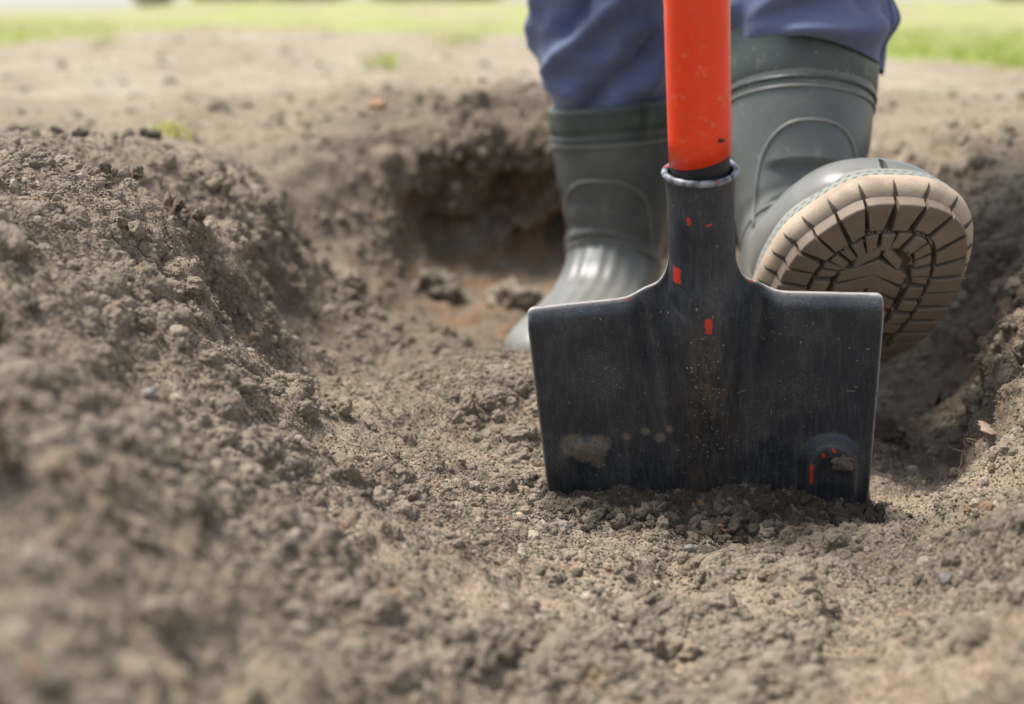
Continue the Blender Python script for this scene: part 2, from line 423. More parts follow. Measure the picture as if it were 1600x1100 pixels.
# ------------------------------------------------------------------ the ground
ctl_px = [
 # near bank in the left foreground
 (0,1100,.30),(0,804,.40),(0,600,.50),(0,463,.60),(0,330,.72),(0,228,.87),(120,258,.87),(-300,330,.8),(-400,640,.5),(-500,1100,.3),(-150,500,.58),(-150,640,.48),(-100,850,.38),(60,700,.45),(-300,450,.65),
 (250,1100,.36),(250,850,.48),(250,600,.63),(250,420,.80),(235,285,.90),(120,800,.44),(120,420,.72),
 (330,480,.88),(400,540,.90),(500,1100,.44),(500,800,.66),(500,655,.86),(480,560,.95),(570,625,.95),(380,700,.66),
 (650,900,.58),(650,740,.78),(800,1100,.49),(800,900,.66),(800,758,.83),(790,690,.92),
 (850,716,.885),(950,728,.885),(1250,745,.89),(1360,758,.89),(800,700,.93),(1100,1100,.52),(1100,950,.65),(1100,798,.82),(1100,733,.885),(1100,705,.98),(900,685,.95),(1400,1100,.50),(1400,930,.66),(1380,782,.84),(1420,738,.90),
 (1600,1100,.45),(1600,850,.64),(1600,700,.80),(1570,650,.90),(1700,500,.85),(2000,700,.6),(2000,1100,.4),
 # crest and inner side of the near bank
 (150,250,.96),(235,272,.95),(262,350,.95),(290,420,.95),(335,470,.955),(400,515,.955),(275,285,1.03),(190,262,1.06),(335,330,1.02),(352,440,1.01),(385,510,1.01),(430,540,1.02),(250,262,1.12),(360,330,1.10),(375,430,1.12),
 # spoil ridge left of the blade
 (690,592,1.02),(770,560,1.05),(830,566,1.03),(780,522,1.13),(820,522,1.12),(860,525,1.11),(740,530,1.15),(620,610,1.02),(560,560,1.08),(640,552,1.14),(740,548,1.17),
 # hole floor
 (470,470,1.22),(520,450,1.34),(600,480,1.38),(700,505,1.40),(800,535,1.30),(900,560,1.2),(900,540,1.36),(1000,560,1.4),(1100,600,1.1),(1000,520,1.55),
 (560,432,1.54),(660,445,1.64),(760,440,1.68),(900,430,1.70),(1100,440,1.66),(1200,600,1.2),(1300,600,1.15),(1300,480,1.45),
 (1400,650,1.04),(1450,605,1.14),(1440,520,1.28),(1410,690,.97),(1420,440,1.40),
 # second buttress on the left
 (300,222,1.33),(390,262,1.32),(435,315,1.33),(458,345,1.34),(470,420,1.33),(425,325,1.25),(380,275,1.22),(300,240,1.24),(450,440,1.22),(350,222,1.45),(425,260,1.46),(470,395,1.46),(455,330,1.50),
 # back wall
 (450,196,1.78),(465,230,1.74),(480,380,1.62),(560,205,1.79),(560,330,1.70),(570,410,1.62),(560,190,1.81),(620,187,1.82),(635,210,1.80),(640,330,1.74),(620,410,1.66),(700,172,1.83),(700,195,1.815),(700,300,1.79),(700,410,1.73),
 (800,166,1.84),(800,190,1.82),(800,300,1.80),(800,410,1.75),(900,168,1.86),(900,380,1.78),(1050,170,1.88),(1050,380,1.74),(1200,175,1.84),(1250,380,1.66),
 (1350,190,1.78),(1380,260,1.62),(1400,330,1.52),
 # right side
 (1450,190,1.62),(1450,250,1.46),(1490,330,1.36),(1500,400,1.30),(1500,500,1.24),(1520,560,1.18),(1525,610,1.08),(1520,655,.98),
 (1560,400,1.24),(1560,300,1.30),(1600,230,1.38),(1530,440,1.26),(1600,330,1.14),(1560,480,1.10),
 (1528,660,.97),(1528,645,1.01),(1560,520,.93),(1532,672,.93),(1563,492,.97),(1566,482,1.02),(1548,590,.985),(1548,520,1.04),(1575,480,1.00),(1600,450,.97),(1620,560,.92),(1560,620,.95),(1680,400,1.0),(1800,420,.9),
]
C = np.array([P(*c) for c in ctl_px])
extra = []
for a in range(0, 360, 15):
    for r_ in (2.1, 2.6):
        extra.append((r_ * math.sin(R(a)), 0.9 + r_ * math.cos(R(a)), 0.0))
extra += [(-.9, .9, .02), (-.7, 1.4, .0), (-.6, 1.9, 0), (0, 2.2, 0.005), (.5, 2.2, 0), (.8, 1.5, .0), (.8, .9, -.02), (.6, .4, -.05), (-.6, .3, -.0), (0, 0, -.10), (0, -.3, -.07), (.3, 0, -.08), (-.3, 0, -.04), (0, .2, -.10)]
C = np.vstack([C, np.array(extra)])
def kern(A, B):
    d = np.sqrt(((A[:, None, :] - B[None, :, :]) ** 2).sum(-1) + 0.006 ** 2)
    return d
K = kern(C[:, :2], C[:, :2]) - np.eye(len(C)) * 0.0008
K1 = np.block([[K, np.ones((len(C), 1))], [np.ones((1, len(C))), np.zeros((1, 1))]])
wgt = np.linalg.solve(K1, np.concatenate([C[:, 2], [0]]))
def base_rbf(XY):
    out = np.empty(len(XY))
    for s in range(0, len(XY), 20000):
        out[s:s + 20000] = kern(XY[s:s + 20000], C[:, :2]) @ wgt[:-1] + wgt[-1]
    return out
GX = np.arange(-2.4, 2.4001, 0.01); GY = np.arange(-1.6, 3.2001, 0.01)
gx, gy = np.meshgrid(GX, GY)
GZ = base_rbf(np.stack([gx.ravel(), gy.ravel()], 1)).reshape(gx.shape)
for _ in range(2):
    GZ[1:-1] = (GZ[:-2] + 2 * GZ[1:-1] + GZ[2:]) / 4
    GZ[:, 1:-1] = (GZ[:, :-2] + 2 * GZ[:, 1:-1] + GZ[:, 2:]) / 4
def lookup(x, y):
    fx = np.clip((x - GX[0]) / 0.01, 0, len(GX) - 1.001); fy = np.clip((y - GY[0]) / 0.01, 0, len(GY) - 1.001)
    i = fx.astype(int); j = fy.astype(int); a = fx - i; b = fy - j
    z = (GZ[j, i] * (1 - a) + GZ[j, i + 1] * a) * (1 - b) + (GZ[j + 1, i] * (1 - a) + GZ[j + 1, i + 1] * a) * b
    d = np.hypot(x, y - 0.9)
    return z * (1 - sstep(1.7, 2.15, d))

CC = np.array([0.0, -0.12])
dense = np.linspace(-24, 24, 1160)
side = 24 + np.cumsum(np.linspace(0.08, 0.9, 62)); side = side[side < 62]
back = np.linspace(side[-1] + 1.5, 178.5, 60)
AZ = np.radians(np.concatenate([-back[::-1], -side[::-1], dense, side, back]))
NR = 980
rf = np.concatenate([[0.004], np.geomspace(0.03, 300.0, 5200)])
V0 = np.zeros((NR, len(AZ), 2))
for j, a in enumerate(AZ):
    x = CC[0] + rf * math.sin(a); y = CC[1] + rf * math.cos(a)
    z = lookup(x, y)
    cam_dist = np.sqrt(x ** 2 + y ** 2 + (z - CAMZ) ** 2)
    ds = np.sqrt(np.diff(rf) ** 2 * 0.35 + np.diff(z) ** 2 * 1.6)
    v = np.stack([-x, -y, CAMZ - z])                      # facing term: steep faces and near slopes get more rows
    slope = np.arctan2(CAMZ - z, np.hypot(x, y))
    dphi = np.abs(np.diff(slope)) * 1.0
    wgt_r = dphi + 0.80 * ds / np.maximum(cam_dist[1:], 0.25) / (1 + (cam_dist[1:] / 3.0))
    wgt_r = wgt_r * np.where(y[1:] < 0.25, 0.35, 1.0)
    s = np.concatenate([[0], np.cumsum(wgt_r + 1e-7)])
    rr = np.interp(np.linspace(0, s[-1], NR), s, rf)
    V0[:, j, 0] = rr
# smooth the row layout a little between columns
k = 9
pad = np.pad(V0[:, :, 0], ((0, 0), (k // 2, k // 2)), mode='edge')
rr = sum(pad[:, i:i + len(AZ)] for i in range(k)) / k
x = CC[0] + rr * np.sin(AZ); y = CC[1] + rr * np.cos(AZ)
z = lookup(x, y)
V = np.stack([x, y, z], -1)
def normals(V):
    du = np.gradient(V, axis=1); dv = np.gradient(V, axis=0)
    n = np.cross(du, dv); n /= np.linalg.norm(n, axis=-1)[..., None] + 1e-12
    return n if n[..., 2].mean() > 0 else -n
flat = V.reshape(-1, 3)
Nn = normals(V).reshape(-1, 3)
near = 1 - sstep(2.3, 4.0, np.hypot(flat[:, 0], flat[:, 1]))
dist = np.linalg.norm(flat - np.array([0, 0, CAMZ]), axis=1)
steep = 1 - np.clip(Nn[:, 2], 0, 1)
# broad lumps
d1 = fbm(flat, 3.0, 2, 1) * 0.020 * sstep(0.9, 2.2, dist) * (1 - sstep(8, 20, dist)) + fbm(flat, 9.0, 3, 5) * (0.011 + 0.005 * sstep(.9, .6, flat[:, 1])) + 0.006 * perlin(flat, 26, 8) * sstep(1.0, .7, flat[:, 1])
d1 += balls(flat, 0.10, 3, 0.15, 0.45, 0.7) * 0.20 * (0.35 + 0.65 * sstep(-.3, .3, perlin(flat, 5, 9))) * (0.25 + .75 * sstep(.5, .9, dist))
calm = 1 - 0.75 * np.exp(-((flat[:, 0] + .17) / .09) ** 2 - ((flat[:, 1] - .43) / .12) ** 2)      # trodden flat
d1 = (d1 - 0.0065) * calm
d1 *= np.where(dist < 12, 1, 0) * (1 - sstep(0, 1, (dist - 4) / 8))
mound = 0.055 * np.exp(-(((flat[:, 0] + 1.15) / 0.55) ** 2 + ((flat[:, 1] - 6.2) / 0.9) ** 2))
flat = flat + Nn * d1[:, None]; flat[:, 2] += mound
rise = 0.30 * sstep(7, 32, flat[:, 1]) * sstep(-0.30, -0.20, flat[:, 0] / np.maximum(flat[:, 1], 1e-3)) * (flat[:, 1] > 1)
flat[:, 2] += rise
flat32 = flat.reshape(V.shape)
Nn = normals(flat32).reshape(-1, 3)
ox = sstep(-0.155, -0.085, flat[:, 0] + .05 * perlin(flat, 14, 27)) * sstep(0.40, 0.25, flat[:, 0]) * sstep(1.62, 1.72, flat[:, 1]) * sstep(2.0, 1.9, flat[:, 1])
lumpy = 1 + 0.9 * perlin(flat * np.array([1, 0.3, .6]), 12, 25)
flat[:, 1] += ox * (-0.055 * np.exp(-((flat[:, 2] + .035) / .030) ** 2) * lumpy + 0.062 * (1 + 1.1 * perlin(flat, 17, 28)) * np.exp(-((flat[:, 2] + .135) / .055) ** 2))
flat32 = flat.reshape(V.shape); Nn = normals(flat32).reshape(-1, 3)
rowsp0 = np.maximum(np.linalg.norm(np.gradient(flat.reshape(V.shape), axis=0), axis=-1), 0.8 * np.linalg.norm(np.gradient(flat.reshape(V.shape), axis=1), axis=-1)).reshape(-1)
fit = lambda size: 1 - sstep(size * .22, size * .5, rowsp0)
# rough wall faces: vertical scores of the spade and torn sod in the back wall
sod = np.exp(-(((flat[:, 0] - 0.02) / 0.17) ** 2)) * sstep(1.55, 1.70, flat[:, 1]) * (1 - sstep(1.86, 1.95, flat[:, 1])) * sstep(-0.17, -0.06, flat[:, 2])
smoothw = np.exp(-(((flat[:, 0] + 0.215) / 0.07) ** 2)) * sstep(1.50, 1.6, flat[:, 1]) * (1 - sstep(1.86, 1.95, flat[:, 1]))
crumb = sstep(-0.35, 0.35, perlin(flat, 7, 21) + 0.6 * perlin(flat, 19, 22) + 0.10)      # where the soil is loose
ql = flat * np.array([1, 1, 0.35])
d2 = fit(.04) * balls(flat, 0.045, 11, 0.15, 0.5, 0.8) * 0.50 * (0.35 + .65 * sstep(.45, .75, dist)) * (0.3 + 0.9 * crumb + 1.6 * sod)
d2 += fit(.03) * fbm(flat, 30, 2, 31) * 0.0060 + fit(.03) * fbm(ql, 22, 3, 35, ridged=True) * 0.006 * sstep(0.25, 0.6, steep)
d2 += np.where(sod > 0.05, balls(ql, 0.036, 13, 0.2, 0.5) * 1.3 * sod, 0)
d2 -= 0.0050
wallr = sstep(0.25, 0.55, steep) * (1 - smoothw) * sstep(.8, 1.0, flat[:, 1])
d2 += wallr * (balls(flat, 0.06, 15, 0.15, 0.5) * 0.5 + balls(flat, 0.028, 16, 0.15, 0.5) * 0.45)
d2 *= calm * near * (1 - 0.8 * smoothw)
flat = flat + Nn * d2[:, None]
rowsp = np.maximum(np.linalg.norm(np.gradient(flat.reshape(V.shape), axis=0), axis=-1), 0.8 * np.linalg.norm(np.gradient(flat.reshape(V.shape), axis=1), axis=-1)).reshape(-1)
lod = lambda size: (1 - sstep(size * 260, size * 520, dist)) * (1 - sstep(size * .20, size * .42, rowsp))
d3 = balls(flat, 0.020, 41, 0.12, 0.5, 0.9) * 0.62 * (0.45 + 0.9 * crumb) * lod(0.020)
d3 += (0.006 * np.clip(perlin(flat, 45, 55) + .4 * perlin(flat, 110, 56) + .35, 0, 1)) * np.exp(-((flat[:, 0] - 0.115) / 0.105) ** 4 - ((flat[:, 1] - 0.880) / 0.022) ** 2)
d3 += balls(flat, 0.010, 42, 0.15, 0.5) * 0.95 * (0.35 + 0.75 * crumb) * lod(0.010)
d3 += balls(flat, 0.0052, 43, 0.15, 0.5) * 0.85 * (0.5 + 0.5 * crumb) * lod(0.0056)
d3 += balls(flat, 0.0028, 44, 0.2, 0.5) * 0.62 * lod(0.0036)
d3 += fbm(flat, 110, 3, 51, 0.6) * 0.0016
d3 -= 0.0034
d3 *= near * (1 - 0.6 * smoothw)
flat = flat + Nn * d3[:, None]
ground_pts = flat.reshape(V.shape)
F = grid_faces(NR, len(AZ), wrap=True)
F = F[:, ::-1]
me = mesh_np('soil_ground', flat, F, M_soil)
def vattr(me, name, arr):
    a = me.attributes.new(name, 'FLOAT', 'POINT'); a.data.foreach_set('value', np.asarray(arr, np.float32).ravel())
fx_, fy_, fz_ = flat[:, 0], flat[:, 1], flat[:, 2]
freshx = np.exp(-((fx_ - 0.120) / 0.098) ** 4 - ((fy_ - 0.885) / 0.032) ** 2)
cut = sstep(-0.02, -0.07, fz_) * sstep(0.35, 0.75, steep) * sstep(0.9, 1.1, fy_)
moist_dark = np.clip(0.95 * sod + 0.75 * cut * (0.7 + perlin(flat, 6, 61)) + 0.9 * freshx + 0.85 * sstep(0.95, 1.2, fy_) * (1 - smoothw * .4) * sstep(-.04, -.12, fz_) * (0.8 + 0.5 * perlin(flat, 9, 67)) + 0.55 * sstep(.19, .23, fx_) * sstep(.60, .45, fx_) * sstep(.885, .93, fy_) * sstep(-.03, -.07, fz_) * (0.8 + .7 * perlin(flat, 14, 69)) + 0.25 * sstep(.05, -.12, fx_) * sstep(.3, .5, fy_) * sstep(1.1, .9, fy_) * (0.6 + 1.2 * perlin(flat, 7, 66)), 0, 1)  # damp sod, cuts and blade foot; pit floor and left bank simply darker
vattr(me, 'moist_dark', moist_dark)
vattr(me, 'dry', sstep(1.75, 2.6, fy_) * (0.8 + .5 * perlin(flat, 2.2, 68)))
edge_y = 4.9 + 3.0 * sstep(-2.0, -1.2, fx_) * (1 - sstep(.1, .8, fx_)) - 1.5 * sstep(.5, 1.1, fx_)
gmask = sstep(-0.25, 0.35, (fy_ - edge_y) + 1.6 * perlin(flat * np.array([1, 1, 0]), 1.7, 71) + 0.9 * perlin(flat * np.array([1, 1, 0]), 6, 72))
gmask = np.where(fy_ < 2.5, 0, gmask) * np.clip(0.55 + 1.1 * perlin(flat * np.array([1, .5, 0]), 1.9, 73), .1, .95)
vattr(me, 'grassy', gmask)
iron = np.exp(-(((fx_ + 0.0) / 0.14) ** 2)) * sstep(1.45, 1.6, fy_) * (1 - sstep(1.9, 2.0, fy_)) * sstep(-0.06, -0.12, fz_)
vattr(me, 'iron', iron)
ground = tag(obj('ground', me), kind='structure')

# ------------------------------------------------------------------ loose crumbs and sand (instanced shapes, nobody could count them)
def scatter_positions(n, wfun):
    r0 = ground_pts[40:-1, 62:-62].reshape(-1, 3)
    wv = wfun(r0); wv = wv / wv.sum()
    idx = rng.choice(len(r0), size=n, p=wv)
    return r0[idx] + rng.normal(size=(n, 3)) * np.array([.0006, .0006, 0.0002])
def screen_area(p):
    d = np.linalg.norm(p - np.array([0, 0, CAMZ]), axis=1)
    return d ** 1.3
def crumb_object(name, pts, size, mat, detail, rough, seed, label, cat):
    me = bpy.data.meshes.new(name); me.vertices.add(len(pts)); me.vertices.foreach_set('co', pts.astype(np.float32).ravel())
    a = me.attributes.new('size', 'FLOAT', 'POINT'); a.data.foreach_set('value', size.astype(np.float32))
    me.materials.append(mat); me.update()
    o = tag(obj(name, me), label, cat, kind='stuff')
    g = bpy.data.node_groups.new(name, 'GeometryNodeTree')
    g.interface.new_socket('Geometry', in_out='INPUT', socket_type='NodeSocketGeometry')
    g.interface.new_socket('Geometry', in_out='OUTPUT', socket_type='NodeSocketGeometry')
    n = g.nodes; L = g.links
    gi = n.new('NodeGroupInput'); go = n.new('NodeGroupOutput')
    ico = n.new('GeometryNodeMeshIcoSphere'); ico.inputs['Radius'].default_value = 1.0; ico.inputs['Subdivisions'].default_value = detail
    setp = n.new('GeometryNodeSetPosition'); tex = n.new('ShaderNodeTexNoise')
    tex.noise_dimensions = '4D'; tex.inputs['Scale'].default_value = 1.9 if detail == 4 else 1.6; tex.inputs['Detail'].default_value = 5.0; tex.inputs['W'].default_value = seed
    nm = n.new('GeometryNodeInputNormal')
    sb = n.new('ShaderNodeMath'); sb.operation = 'SUBTRACT'; sb.inputs[1].default_value = 0.5
    ml = n.new('ShaderNodeMath'); ml.operation = 'MULTIPLY'; ml.inputs[1].default_value = rough
    vs = n.new('ShaderNodeVectorMath'); vs.operation = 'SCALE'
    L.new(tex.outputs['Fac'], sb.inputs[0]); L.new(sb.outputs[0], ml.inputs[0]); L.new(nm.outputs[0], vs.inputs[0]); L.new(ml.outputs[0], vs.inputs['Scale'])
    L.new(ico.outputs[0], setp.inputs['Geometry']); L.new(vs.outputs[0], setp.inputs['Offset'])
    sm = n.new('GeometryNodeSetMaterial'); sm.inputs['Material'].default_value = mat
    L.new(setp.outputs[0], sm.inputs[0])
    iop = n.new('GeometryNodeInstanceOnPoints'); L.new(gi.outputs[0], iop.inputs['Points']); L.new(sm.outputs[0], iop.inputs['Instance'])
    rv = n.new('FunctionNodeRandomValue'); rv.data_type = 'FLOAT_VECTOR'; rv.inputs[0].default_value = (0, 0, 0); rv.inputs[1].default_value = (6.28, 6.28, 6.28); rv.inputs['Seed'].default_value = int(seed)
    L.new(rv.outputs[0], iop.inputs['Rotation'])
    na = n.new('GeometryNodeInputNamedAttribute'); na.data_type = 'FLOAT'; na.inputs['Name'].default_value = 'size'
    rs = n.new('FunctionNodeRandomValue'); rs.data_type = 'FLOAT_VECTOR'; rs.inputs[0].default_value = (0.7, 0.7, 0.6); rs.inputs[1].default_value = (1.25, 1.1, 0.95); rs.inputs['Seed'].default_value = int(seed) + 5
    mv = n.new('ShaderNodeVectorMath'); mv.operation = 'SCALE'; L.new(rs.outputs[0], mv.inputs[0]); L.new(na.outputs['Attribute'], mv.inputs['Scale'])
    L.new(mv.outputs[0], iop.inputs['Scale'])
    L.new(iop.outputs[0], go.inputs[0])
    md = o.modifiers.new('scatter', 'NODES'); md.node_group = g
    return o
def wet_zone(p): return np.exp(-((p[:, 0] - 0.122) / 0.094) ** 6 - ((p[:, 1] - 0.872) / 0.026) ** 2)
def w_sand(p):
    d = np.linalg.norm(p - np.array([0, 0, CAMZ]), axis=1)
    loose = 0.25 + sstep(-0.3, 0.4, perlin(p, 11, 81))
    return screen_area(p) * np.exp(-((d - 0.9) / 0.30) ** 2) * loose * (1 - 0.75 * wet_zone(p))
pts = scatter_positions(260000, w_sand)
sz = 0.00045 + 0.00075 * rng.random(len(pts)) ** 2.5
crumb_object('sand_grains', pts, sz, M_crumb, 1, 0.5, 3, 'loose pale sand grains lying over the dug soil in focus', 'sand')
def w_crumb(p):
    d = np.linalg.norm(p - np.array([0, 0, CAMZ]), axis=1)
    loose = 0.06 + sstep(-0.05, 0.5, perlin(p, 8, 82))
    return screen_area(p) * (0.15 + np.exp(-((d - 0.85) / 0.5) ** 2)) * loose * (d < 2.6) * (1 - 0.9 * wet_zone(p))
pts = scatter_positions(26000, w_crumb)
sz = 0.0009 + 0.0034 * rng.random(len(pts)) ** 9
crumb_object('soil_crumbs', pts, sz, M_crumb, 3, 1.0, 7, 'dry grey-brown soil crumbs strewn over the slopes of the hole', 'soil crumbs')
def w_clump(p):
    d = np.linalg.norm(p - np.array([0, 0, CAMZ]), axis=1)
    loose = 0.02 + sstep(-0.1, 0.35, perlin(p, 10, 84) + .5 * perlin(p, 27, 85))
    return screen_area(p) * (0.25 + np.exp(-((d - 0.8) / 0.5) ** 2)) * loose * (d < 2.2) * (1 - 0.9 * wet_zone(p))
pts = scatter_positions(800, lambda p: (p[:, 1] > 1.85) * (p[:, 1] < 6.5) * screen_area(p) * (0.1 + sstep(-.1, .4, perlin(p, 2.2, 86))))
sz = 0.004 + 0.018 * rng.random(len(pts)) ** 4
pts[:, 2] -= sz * .35
crumb_object('far_soil_lumps', pts, sz, M_clump, 3, 1.2, 61, 'scattered brown soil lumps on the undisturbed ground behind the hole', 'soil lumps')
for q_ in range(2):
    pts = scatter_positions(9000, w_clump)
    sz = 0.0022 + 0.0065 * rng.random(len(pts)) ** 4
    pts[:, 2] -= sz * 0.25
    crumb_object('soil_clumps', pts, sz, M_clump, 4, 1.15, 23 + 9 * q_, 'crumbly aggregated lumps of brown soil covering the banks and the floor of the hole', 'soil clumps')
pts = scatter_positions(20000, lambda p: wet_zone(p) ** 1.2 * (p[:, 1] < 0.95))
sz = 0.0005 + 0.0050 * rng.random(len(pts)) ** 5
pts[:, 2] += rng.random(len(pts)) * 0.003
crumb_object('damp_crumbs', pts, sz, M_wet, 3, 1.9, 11, 'dark damp soil crumbs heaped against the foot of the spade blade', 'soil crumbs')

# single clods and stones
def lump_mesh(name, seed, mat, sub=5, rough=0.6, flat_=0.75, crumbly=1.0):
    import bmesh
    bm = bmesh.new(); bmesh.ops.create_icosphere(bm, subdivisions=sub, radius=1.0)
    P0 = np.array([v.co[:] for v in bm.verts])
    n = P0 / np.linalg.norm(P0, axis=1)[:, None]
    r = 1 + rough * fbm(P0, 1.1, 3, seed) + crumbly * (balls(P0, 0.7, seed + 2) * 0.6 + balls(P0, 0.3, seed + 3) * 0.7 + balls(P0, 0.13, seed + 4) * .8)
    Q = n * r[:, None] * np.array([1, 0.85, flat_]) * 0.8
    for v, q in zip(bm.verts, Q): v.co = q
    me = bpy.data.meshes.new(name); bm.to_mesh(me); bm.free()
    me.polygons.foreach_set('use_smooth', [True] * len(me.polygons)); me.materials.append(mat)
    for a in ('moist_dark', 'grassy', 'iron'):
        pass
    return me
vis = ground_pts[:, 62:-62].reshape(-1, 3)
pr_d = vis - np.array([0, 0, CAMZ])
cz_ = pr_d[:, 1] * CP - pr_d[:, 2] * SP
cy_ = pr_d[:, 1] * SP + pr_d[:, 2] * CP
PX = CX + FPX * pr_d[:, 0] / np.maximum(cz_, 1e-3); PY = CY - FPX * cy_ / np.maximum(cz_, 1e-3)
def surf(px, py, y):
    """the soil point nearest to a pixel and a distance"""
    c = (PX - px) ** 2 + (PY - py) ** 2 + ((vis[:, 1] - y) / max(y, .3) * 500) ** 2 + np.where(cz_ > 0.1, 0, 1e9)
    return Vector(vis[int(np.argmin(c))])
def lump(name, px, py, y, size, seed, label, cat, mat, group=None, **kw):
    p = surf(px, py, y)
    me = lump_mesh(name, seed, mat, **kw)
    s = size / 2
    o = tag(obj(name, me), label, cat, group)
    o.location = p + Vector((0, 0, -s * 0.05)); o.scale = (s, s, s); o.rotation_euler = (0.2 * (seed % 3), 0.1, seed * 1.3)
    return o
M_clod = soil_material('clod_soil', True); M_clodw = soil_material('dark_clod', True, True)
M_stone = simple('grey_stone', (0.17, 0.155, 0.135), 0.6); M_stone2 = simple('tan_stone', (0.42, 0.33, 0.22), 0.7)
G = 'clods lying on the rim of the hole'
lump('soil_clod', 235, 190, 1.42, 0.030, 1, 'dark round soil clod on the far rim, above the left bank', 'clod', M_clodw, G)
lump('soil_clod', 95, 188, 1.35, 0.030, 2, 'brown soil clod on the far left, right of the clod at the picture edge', 'clod', M_clodw, G)
lump('soil_clod', 20, 175, 1.40, 0.036, 3, 'soil clod at the left picture edge just behind the near bank', 'clod', M_clodw, G)
lump('soil_clod', 125, 200, 1.20, 0.018, 4, 'small flat dark clod in front of the far left clods', 'clod', M_clodw, G)
lump('soil_clod', 128, 243, .91, 0.019, 5, 'crumbly orange-brown clod on the crest of the near left bank', 'clod', M_clod, G, flat_=0.5)
lump('soil_clod', 65, 232, .90, 0.013, 6, 'small sandy clod on the bank crest left of the orange-brown clod', 'clod', M_clod, G)
lump('soil_clod', 255, 262, .98, 0.014, 12, 'small clod on the bank crest where it begins to drop', 'clod', M_clod, G)
lump('soil_clod', 690, 425, 1.58, 0.060, 7, 'large pale clod fallen on the hole floor left of the standing boot', 'clod', M_clod, 'clods on the hole floor')
lump('soil_clod', 560, 395, 1.46, 0.050, 8, 'broken clod on the hole floor under the smooth back wall', 'clod', M_clod, 'clods on the hole floor')
lump('soil_clod', 810, 440, 1.60, 0.070, 9, 'broad clod on the hole floor directly beside the standing boot', 'clod', M_clod, 'clods on the hole floor')
lump('soil_clod', 1395, 655, .99, 0.034, 10, 'dark rounded clod just right of the spade blade', 'clod', simple('dark_clod_earth', (0.115, 0.088, 0.062), .95, .2, .6))
lump('stone', 1478, 905, .70, 0.012, 13, 'grey pebble in the blurred right foreground', 'stone', M_stone, crumbly=0.1, rough=.2)
lump('stone', 1225, 990, .60, 0.009, 14, 'light pebble in the blurred foreground below the blade', 'stone', M_stone2, crumbly=0.1, rough=.2)
lump('stone', 812, 800, .80, 0.007, 15, 'pale tiny pebble left in front of the blade foot', 'stone', M_stone2, crumbly=0.1, rough=.2)
lump('stone', 880, 805, .80, 0.012, 16, 'grey clay lump in front of the left end of the blade', 'stone', M_stone, crumbly=0.3, rough=.2)
lump('stone', 1070, 850, .76, 0.010, 17, 'blue-grey pebble in front of the middle of the blade', 'stone', M_stone, crumbly=0.1, rough=.2)
lump('stone', 240, 600, .63, 0.011, 19, 'grey flat stone in the blurred left bank', 'stone', M_stone, crumbly=0.1, rough=.2)
lump('dry_leaf_clump', 590, 163, 1.86, 0.030, 18, 'orange-brown dry leaf clump on the far rim of the hole', 'leaf clump', simple('dry_leaf', (0.36, 0.20, 0.10), .8), flat_=0.5, sub=3)
# wood chip on the right slope
o = lump('wood_chip', 1548, 668, .90, 0.022, 20, 'small pinkish wood chip lying on the right slope', 'wood chip', simple('chip_wood', (0.42, 0.30, 0.23), .8), flat_=0.16, sub=3, crumbly=0.2)

# root hairs poking out of the soil
def root(px, py, y, L, seed):
    r_ = random.Random(seed); p = surf(px, py, y); pts = [np.array(p) + (0, 0, -.001)]
    d = np.array([r_.uniform(-1, 1), r_.uniform(-.4, .2), r_.uniform(.3, .9)]); d /= np.linalg.norm(d)
    for k in range(12):
        d = d + np.array([r_.uniform(-.5, .5), r_.uniform(-.4, .4), r_.uniform(-.35, .2)]); d /= np.linalg.norm(d)
        pts.append(pts[-1] + d * L / 12)
    return tube(pts, np.linspace(.00045, .00015, 13), 5)
Vr, Fr = [], []
for i, (px, py, y) in enumerate([(1115, 770, .87), (1170, 780, .87), (985, 770, .87), (1500, 700, .92), (1520, 690, .93), (1480, 720, .9), (330, 330, .95), (260, 300, .95), (1560, 560, .97), (180, 330, .85), (720, 620, 1.0), (600, 640, .95)]):
    v, f = root(px, py, y, .014 + .01 * (i % 3), i); b = len(Vr)
    Vr += list(v); Fr += [tuple(b + k for k in ff) for ff in f]
tag(obj('root_hairs', mesh_py('root_hairs', Vr, Fr, simple('root', (0.33, 0.27, 0.19), .8))), 'fine pale root hairs sticking out of the soil', 'roots', kind='stuff')

